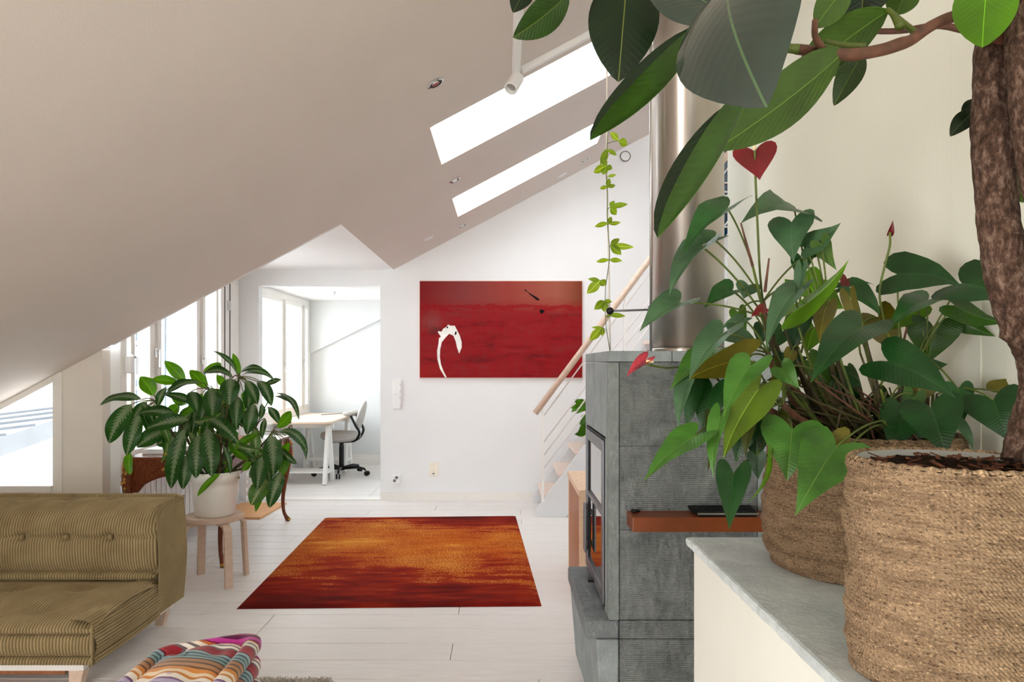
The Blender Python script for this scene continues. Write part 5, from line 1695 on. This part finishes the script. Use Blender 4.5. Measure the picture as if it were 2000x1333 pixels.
A_ = [  # sinus, tip, Yb, Yt, width px, roll, fold, arch, mat, petiole end px (or None -> nearest crown)
    ((1421, 407), (1331, 492), 1.50, 1.42, 74, 52, 26, .06, 'anth', (1470, 520)),
    ((1393, 466), (1330, 498), 1.56, 1.52, 44, 50, 24, .06, 'anth', (1480, 570)),
    ((1371, 482), (1304, 573), 1.46, 1.40, 66, 48, 26, .07, 'anth_grey', (1480, 600)),
    ((1326, 592), (1248, 644), 1.44, 1.38, 66, 45, 25, .06, 'anth_grey', (1490, 620)),
    ((1430, 568), (1375, 600), 1.52, 1.5, 56, 48, 22, .06, 'anth', (1490, 640)),
    ((1462, 558), (1452, 584), 1.6, 1.6, 50, 20, 6, .05, 'anth_grey', (1490, 590)),
    ((1552, 410), (1448, 431), 1.62, 1.56, 84, 56, 12, .16, 'anth_grey', (1588, 620)),
    ((1546, 434), (1549, 510), 1.60, 1.55, 88, 10, 10, .08, 'anth_grey', (1600, 590)),
    ((1575, 482), (1641, 433), 1.58, 1.55, 62, -45, 12, -.10, 'anth_grey', (1620, 640)),
    ((1604, 476), (1633, 528), 1.56, 1.58, 40, 165, 10, .08, 'anth_grey', (1622, 640)),
    ((1592, 480), (1575, 512), 1.6, 1.6, 42, 170, 10, .05, 'anth_dark', (1622, 640)),
    ((1566, 505), (1560, 548), 1.66, 1.66, 42, 10, 10, .05, 'anth_dark', None),
    ((1546, 612), (1662, 511), 1.46, 1.44, 58, 125, 14, .06, 'anth_bright', (1530, 640)),
    ((1552, 572), (1493, 680), 1.42, 1.36, 62, 35, 26, .08, 'anth_grey', (1560, 640)),
    ((1566, 530), (1540, 600), 1.44, 1.42, 26, 40, 24, -.10, 'anth_grey', (1560, 640)),
    ((1572, 548), (1606, 590), 1.62, 1.62, 66, 175, 8, .05, 'anth_bright', (1600, 660)),
    ((1600, 575), (1648, 604), 1.64, 1.62, 62, 175, 8, .05, 'anth_bright', (1610, 660)),
    ((1548, 560), (1532, 545), 1.66, 1.66, 24, 170, 5, .05, 'anth_bright', None),
    ((1666, 564), (1722, 618), 1.6, 1.58, 46, -35, 16, .12, 'anth', (1690, 660)),
    ((1640, 562), (1712, 556), 1.66, 1.66, 22, -60, 10, .12, 'anth', (1690, 660)),
    ((1660, 580), (1690, 652), 1.5, 1.48, 34, 150, 20, .12, 'anth_olive', (1680, 690)),
    ((1612, 600), (1600, 672), 1.52, 1.52, 44, 172, 6, .06, 'anth_olive', (1620, 690)),
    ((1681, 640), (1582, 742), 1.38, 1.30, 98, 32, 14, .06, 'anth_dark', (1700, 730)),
    ((1411, 652), (1343, 740), 1.40, 1.34, 72, 45, 22, .05, 'anth_grey', (1500, 690)),
    ((1385, 690), (1307, 760), 1.46, 1.42, 62, 42, 18, .05, 'anth_light', (1500, 690)),
    ((1452, 702), (1338, 740), 1.42, 1.36, 74, 145, 8, .05, 'anth_olive', (1500, 700)),
    ((1428, 652), (1488, 682), 1.48, 1.46, 46, -40, 10, .08, 'anth_grey', (1500, 690)),
    ((1466, 716), (1411, 812), 1.32, 1.26, 76, 30, 20, .06, 'anth_light', (1500, 760)),
    ((1482, 760), (1408, 896), 1.36, 1.32, 92, 150, 10, .06, 'anth_light', (1500, 760)),
    ((1392, 758), (1372, 852), 1.46, 1.44, 78, 15, 10, .06, 'anth_dark', None),
    ((1345, 742), (1322, 836), 1.42, 1.38, 44, 40, 22, .05, 'anth_grey', (1400, 740)),
    ((1356, 750), (1340, 850), 1.46, 1.44, 40, 10, 10, .05, 'anth_dark', (1400, 740)),
    ((1355, 854), (1256, 936), 1.34, 1.28, 68, 40, 18, .05, 'anth_light', (1430, 820)),
    ((1407, 815), (1390, 935), 1.36, 1.32, 44, 40, 18, .06, 'anth_light', (1440, 790)),
    ((1392, 825), (1384, 922), 1.42, 1.40, 36, -30, 14, .06, 'anth_olive', (1440, 790)),
    ((1433, 928), (1424, 1034), 1.30, 1.25, 74, 5, 26, .05, 'anth_dark', (1470, 900)),
    ((1547, 840), (1537, 940), 1.40, 1.36, 118, 0, 8, .07, 'anth_light', (1540, 820)),
    ((1633, 874), (1554, 1004), 1.32, 1.24, 128, 8, 8, .10, 'anth_light', (1725, 822)),
    ((1655, 880), (1575, 965), 1.35, 1.31, 84, 165, 8, .05, 'anth_olive', (1720, 830)),
    ((1478, 893), (1481, 938), 1.40, 1.40, 38, 10, 10, .05, 'anth_dark', (1500, 860)),
    ((1505, 895), (1455, 985), 1.36, 1.34, 14, 150, 20, -.22, 'anth_bright', (1520, 850)),
    ((1455, 826), (1437, 905), 1.46, 1.46, 66, 5, 10, .05, 'anth_dark', None),
    ((1475, 826), (1478, 906), 1.48, 1.48, 66, -5, 10, .05, 'anth_dark', None),
    ((1465, 835), (1455, 895), 1.42, 1.41, 30, 30, 24, .05, 'anth_olive', None),
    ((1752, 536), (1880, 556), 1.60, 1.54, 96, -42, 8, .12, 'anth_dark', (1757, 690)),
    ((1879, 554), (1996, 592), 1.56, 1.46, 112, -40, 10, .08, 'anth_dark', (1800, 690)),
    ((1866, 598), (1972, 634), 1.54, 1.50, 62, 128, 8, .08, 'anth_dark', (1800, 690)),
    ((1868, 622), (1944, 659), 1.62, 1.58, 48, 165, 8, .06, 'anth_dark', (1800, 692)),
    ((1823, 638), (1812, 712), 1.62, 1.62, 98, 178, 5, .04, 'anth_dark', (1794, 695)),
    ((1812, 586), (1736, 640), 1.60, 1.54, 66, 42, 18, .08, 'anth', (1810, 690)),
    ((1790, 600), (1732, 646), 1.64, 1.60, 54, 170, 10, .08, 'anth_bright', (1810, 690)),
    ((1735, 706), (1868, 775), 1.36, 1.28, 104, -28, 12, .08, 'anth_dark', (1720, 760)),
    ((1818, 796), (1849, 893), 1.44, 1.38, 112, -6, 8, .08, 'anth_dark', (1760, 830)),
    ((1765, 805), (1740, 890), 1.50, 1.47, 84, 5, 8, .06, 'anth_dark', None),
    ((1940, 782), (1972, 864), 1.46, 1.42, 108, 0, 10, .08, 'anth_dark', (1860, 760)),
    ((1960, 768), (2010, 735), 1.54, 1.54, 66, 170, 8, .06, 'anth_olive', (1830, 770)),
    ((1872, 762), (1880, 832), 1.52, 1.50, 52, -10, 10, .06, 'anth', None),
    ((1872, 828), (1902, 882), 1.5, 1.48, 26, -30, 20, .14, 'anth_grey', (1850, 820)),
    ((1798, 752), (1788, 792), 1.58, 1.58, 62, 172, 6, .05, 'anth_olive', None),
    ((1716, 622), (1770, 702), 1.68, 1.66, 68, 165, 6, .05, 'anth_olive', None),
    ((1528, 720), (1562, 760), 1.40, 1.38, 46, 0, 14, .08, 'anth_light', (1600, 730)),
    ((1545, 690), (1538, 722), 1.46, 1.44, 26, 150, 10, .08, 'anth_olive', (1560, 680)),
    ((1490, 640), (1484, 680), 1.6, 1.6, 36, 10, 10, .05, 'anth_dark', None),
    ((1442, 610), (1458, 652), 1.6, 1.6, 34, 160, 10, .05, 'anth', None),
    ((1450, 622), (1408, 642), 1.56, 1.54, 26, 50, 10, .05, 'anth_grey', None),
    ((1560, 625), (1545, 690), 1.56, 1.56, 50, 10, 10, .05, 'anth_dark', None),
    ((1590, 640), (1575, 690), 1.66, 1.66, 60, 170, 10, .05, 'anth_bright', None),
    ((1528, 648), (1500, 690), 1.62, 1.6, 44, 10, 10, .05, 'anth', None),
]
rr = random.Random(77)
for k, (b, t_, Yb, Yt, w, roll, fold, arch, m, pe) in enumerate(A_):
    P_ = crown(*b) if pe is None else at(pe[0], pe[1], (Yb + 1.62) / 2)
    c_ = max(.45, abs(math.cos(math.radians(roll))))
    o = leaf(an, at(b[0], b[1], Yb), at(t_[0], t_[1], Yt), w * Yb / FPX / (c_ ** .5), 'heart', roll, fold, arch, M[m], pet=P_, pr=.0021, sag=.02, wave=.05, tipd=.05, seed=k)
# continuing petioles from those points down to the soil
done = set()
for (b, t_, Yb, Yt, w, roll, fold, arch, m, pe) in A_:
    if pe and pe not in done:
        done.add(pe)
        e_ = at(pe[0], pe[1], (Yb + 1.62) / 2)
        g_ = Vector((.822 + max(-.1, min(.1, (pe[0] - 1640) * .0006)), 1.62 + rr.uniform(-.05, .05), 1.19))
        m_ = e_ * .5 + g_ * .5 + Vector(((pe[0] - 1640) * .0002, 0, -.01))
        MB().tube([e_ * (1 - s) ** 2 + m_ * 2 * s * (1 - s) + g_ * s * s for s in [k / 8 for k in range(9)]], [.0024 + .0003 * k for k in range(9)], 6).build('stem', M['stem_green'] if rr.random() < .6 else M['stem_dark'], an, smooth=True)
# dense inner leaves and roots between the stems
for k in range(46):
    px, py = rr.uniform(1420, 1800), rr.uniform(690, 850)
    Y = rr.uniform(1.55, 1.78)
    a = rr.uniform(0, 6.28)
    L = rr.uniform(40, 75)
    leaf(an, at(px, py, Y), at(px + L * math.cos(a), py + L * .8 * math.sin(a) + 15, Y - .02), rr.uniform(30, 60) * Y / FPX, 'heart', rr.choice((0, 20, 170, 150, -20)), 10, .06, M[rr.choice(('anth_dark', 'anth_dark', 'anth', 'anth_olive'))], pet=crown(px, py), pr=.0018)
for k in range(44):
    px, py = rr.uniform(1500, 1760), rr.uniform(730, 850)
    a = at(px, py, rr.uniform(1.5, 1.7))
    b_ = Vector((.822 + rr.uniform(-.12, .1), 1.6 + rr.uniform(-.08, .08), 1.19))
    MB().tube([a, (a + b_) / 2 + Vector((rr.uniform(-.02, .02), 0, rr.uniform(-.01, .02))), b_], [.0018, .0025, .003], 5).build('root', M['stem_dark'] if k % 3 else M['stem_brown'], an)
# flowers: spathe with spadix on a long stem
def flower(sin, tip, Y, w, roll, fold, spd, stem, mat, arch=.05):
    s_ = leaf(an, at(sin[0], sin[1], Y), at(tip[0], tip[1], Y - .01), w * Y / FPX, 'heart', roll, fold, arch, mat, name='spathe')
    if spd:
        MB().tube([at(spd[0][0], spd[0][1], Y - .008), at(spd[1][0], spd[1][1], Y - .012)], [.0035, .002], 8).build('spadix', M['spadix'], s_, smooth=True)
    if stem:
        n = len(stem)
        MB().tube(catmull([tuple(at(x, y_, Y - .012 + (1.6 - Y + .012) * i / (n - 1))) for i, (x, y_) in enumerate(stem)], 4), .0024, 6).build('flower_stem', M['stem_green'], s_, smooth=True)
flower((1474, 296), (1484, 352), 1.48, 84, -8, 8, ((1473, 292), (1474, 277)), ((1474, 294), (1476, 360), (1480, 450), (1484, 530), (1490, 590)), M['red_spathe'])
flower((1738, 455), (1744, 430), 1.55, 16, 20, 40, None, ((1738, 454), (1738, 480), (1728, 520), (1718, 570), (1725, 620), (1745, 700)), M['red_spathe'])
flower((1262, 702), (1223, 737), 1.40, 34, 40, 20, ((1262, 706), (1277, 707)), ((1264, 712), (1300, 719), (1345, 718), (1420, 730)), M['pink_spathe'])
flower((1490, 604), (1466, 620), 1.50, 24, 20, 16, None, ((1485, 612), (1495, 630), (1510, 650)), M['red_spathe'])
flower((1585, 588), (1556, 612), 1.60, 32, 30, 8, None, ((1585, 590), (1575, 640), (1565, 690)), M['red_spathe'])
flower((1654, 545), (1646, 564), 1.64, 28, 160, 10, None, ((1650, 560), (1665, 600), (1670, 650)), M['red_spathe'])
flower((1534, 570), (1529, 590), 1.64, 12, 0, 16, None, None, M['red_spathe'])
# dry sheaths standing among the stems
for (p, q) in (((1447, 436), (1470, 520)), ((1502, 505), (1494, 570)), ((1771, 640), (1760, 690)), ((1785, 674), (1775, 690))):
    MB().tube([at(p[0], p[1], 1.5), at(q[0], q[1], 1.54)], [.0018, .0036], 6).build('dry_sheath', M['stem_brown'], an)
MB().tube([at(1470, 520, 1.54), at(1490, 600, 1.58)], .003, 6).build('stem', M['stem_green'], an)

# ================================================================ creeper on a string
YV = 3.0
xv = at(1186, 0, YV).x
vn = empty('hanging_creeper', (xv, YV, 1.4125), 'light green creeper climbing a white string above the stove', 'plant')
MB().tube([(xv, YV, slope(xv) - .001), (xv - .002, YV, 2.2), (xv + .006, YV, 1.8), (xv + .012, YV, 1.413)], .0034, 6).build('string', M['string'], vn, smooth=True)
vp = [(1187, 262), (1184, 330), (1186, 380), (1186, 430), (1190, 480), (1190, 510), (1183, 560), (1182, 600), (1184, 640), (1191, 684)]
MB().tube(catmull([tuple(at(x, y_, YV - .006)) for x, y_ in vp], 4), .0015, 6).build('vine_stem', M['stem_green'], vn, smooth=True)
# clusters: node px, then leaflet tips px with width
CL = [((1208, 275), [((1192, 258), 12), ((1226, 283), 16)]), ((1186, 292), [((1205, 304), 8), ((1172, 322), 14), ((1182, 300), 8)]), ((1184, 325), [((1159, 337), 15), ((1178, 342), 14), ((1196, 330), 10), ((1176, 305), 10)]),
      ((1187, 345), [((1204, 341), 6)]), ((1187, 366), [((1171, 368), 8), ((1190, 348), 9), ((1202, 362), 8)]), ((1192, 405), [((1227, 399), 11), ((1204, 420), 14), ((1200, 392), 10)]),
      ((1188, 437), [((1161, 443), 11), ((1213, 434), 9), ((1194, 423), 9)]), ((1192, 480), [((1239, 483), 12), ((1214, 498), 15), ((1210, 466), 11)]), ((1190, 508), [((1164, 512), 9), ((1216, 510), 9)]),
      ((1172, 548), [((1146, 574), 18), ((1183, 558), 15), ((1148, 545), 8)]), ((1181, 588), [((1160, 605), 15), ((1180, 610), 14), ((1196, 590), 8)]), ((1187, 615), [((1222, 618), 9), ((1192, 620), 10)]), ((1176, 640), [((1152, 666), 15), ((1176, 657), 10), ((1155, 640), 5)])]
rr = random.Random(9)
for (nd, ls) in CL:
    sx2 = np.interp(nd[1], [p[1] for p in vp], [p[0] for p in vp])
    S = at(sx2, nd[1] + 6, YV - .006)
    N_ = at(nd[0], nd[1], YV - .02)
    for (tp_, w) in ls:
        leaf(vn, N_, at(tp_[0], tp_[1], YV - .02 + rr.uniform(-.03, .02)), w * YV / FPX * 1.1, 'leaflet', rr.uniform(-25, 25) + (170 if rr.random() < .3 else 0), 6, .06, M['vine'], pet=S, pr=.0012, sag=.005)
# further leaves filling the crown of the plant on the stool
rr = random.Random(31)
for k in range(48):
    s_ = rr.choice(stems)
    px, py = s_[0] + rr.uniform(-35, 35), s_[1] + rr.uniform(-10, 55)
    a = rr.gauss(1.57, .8)
    L = rr.uniform(38, 66)
    Y = pc.y + rr.uniform(-.12, .2)
    kd = rr.choice(('s', 's', 's', 'b', 'y'))
    leaf(ag, at(px, py, Y), at(px + L * math.cos(a), py + L * math.sin(a), Y - .03), rr.uniform(15, 27) * Y / FPX, 'lance', rr.uniform(-40, 40) + (170 if kd == 'b' else 0), rr.uniform(5, 20), .12, mm[kd], pet=s_[2], pr=.0026, sag=.02, wave=.07, tipd=.06, seed=k)
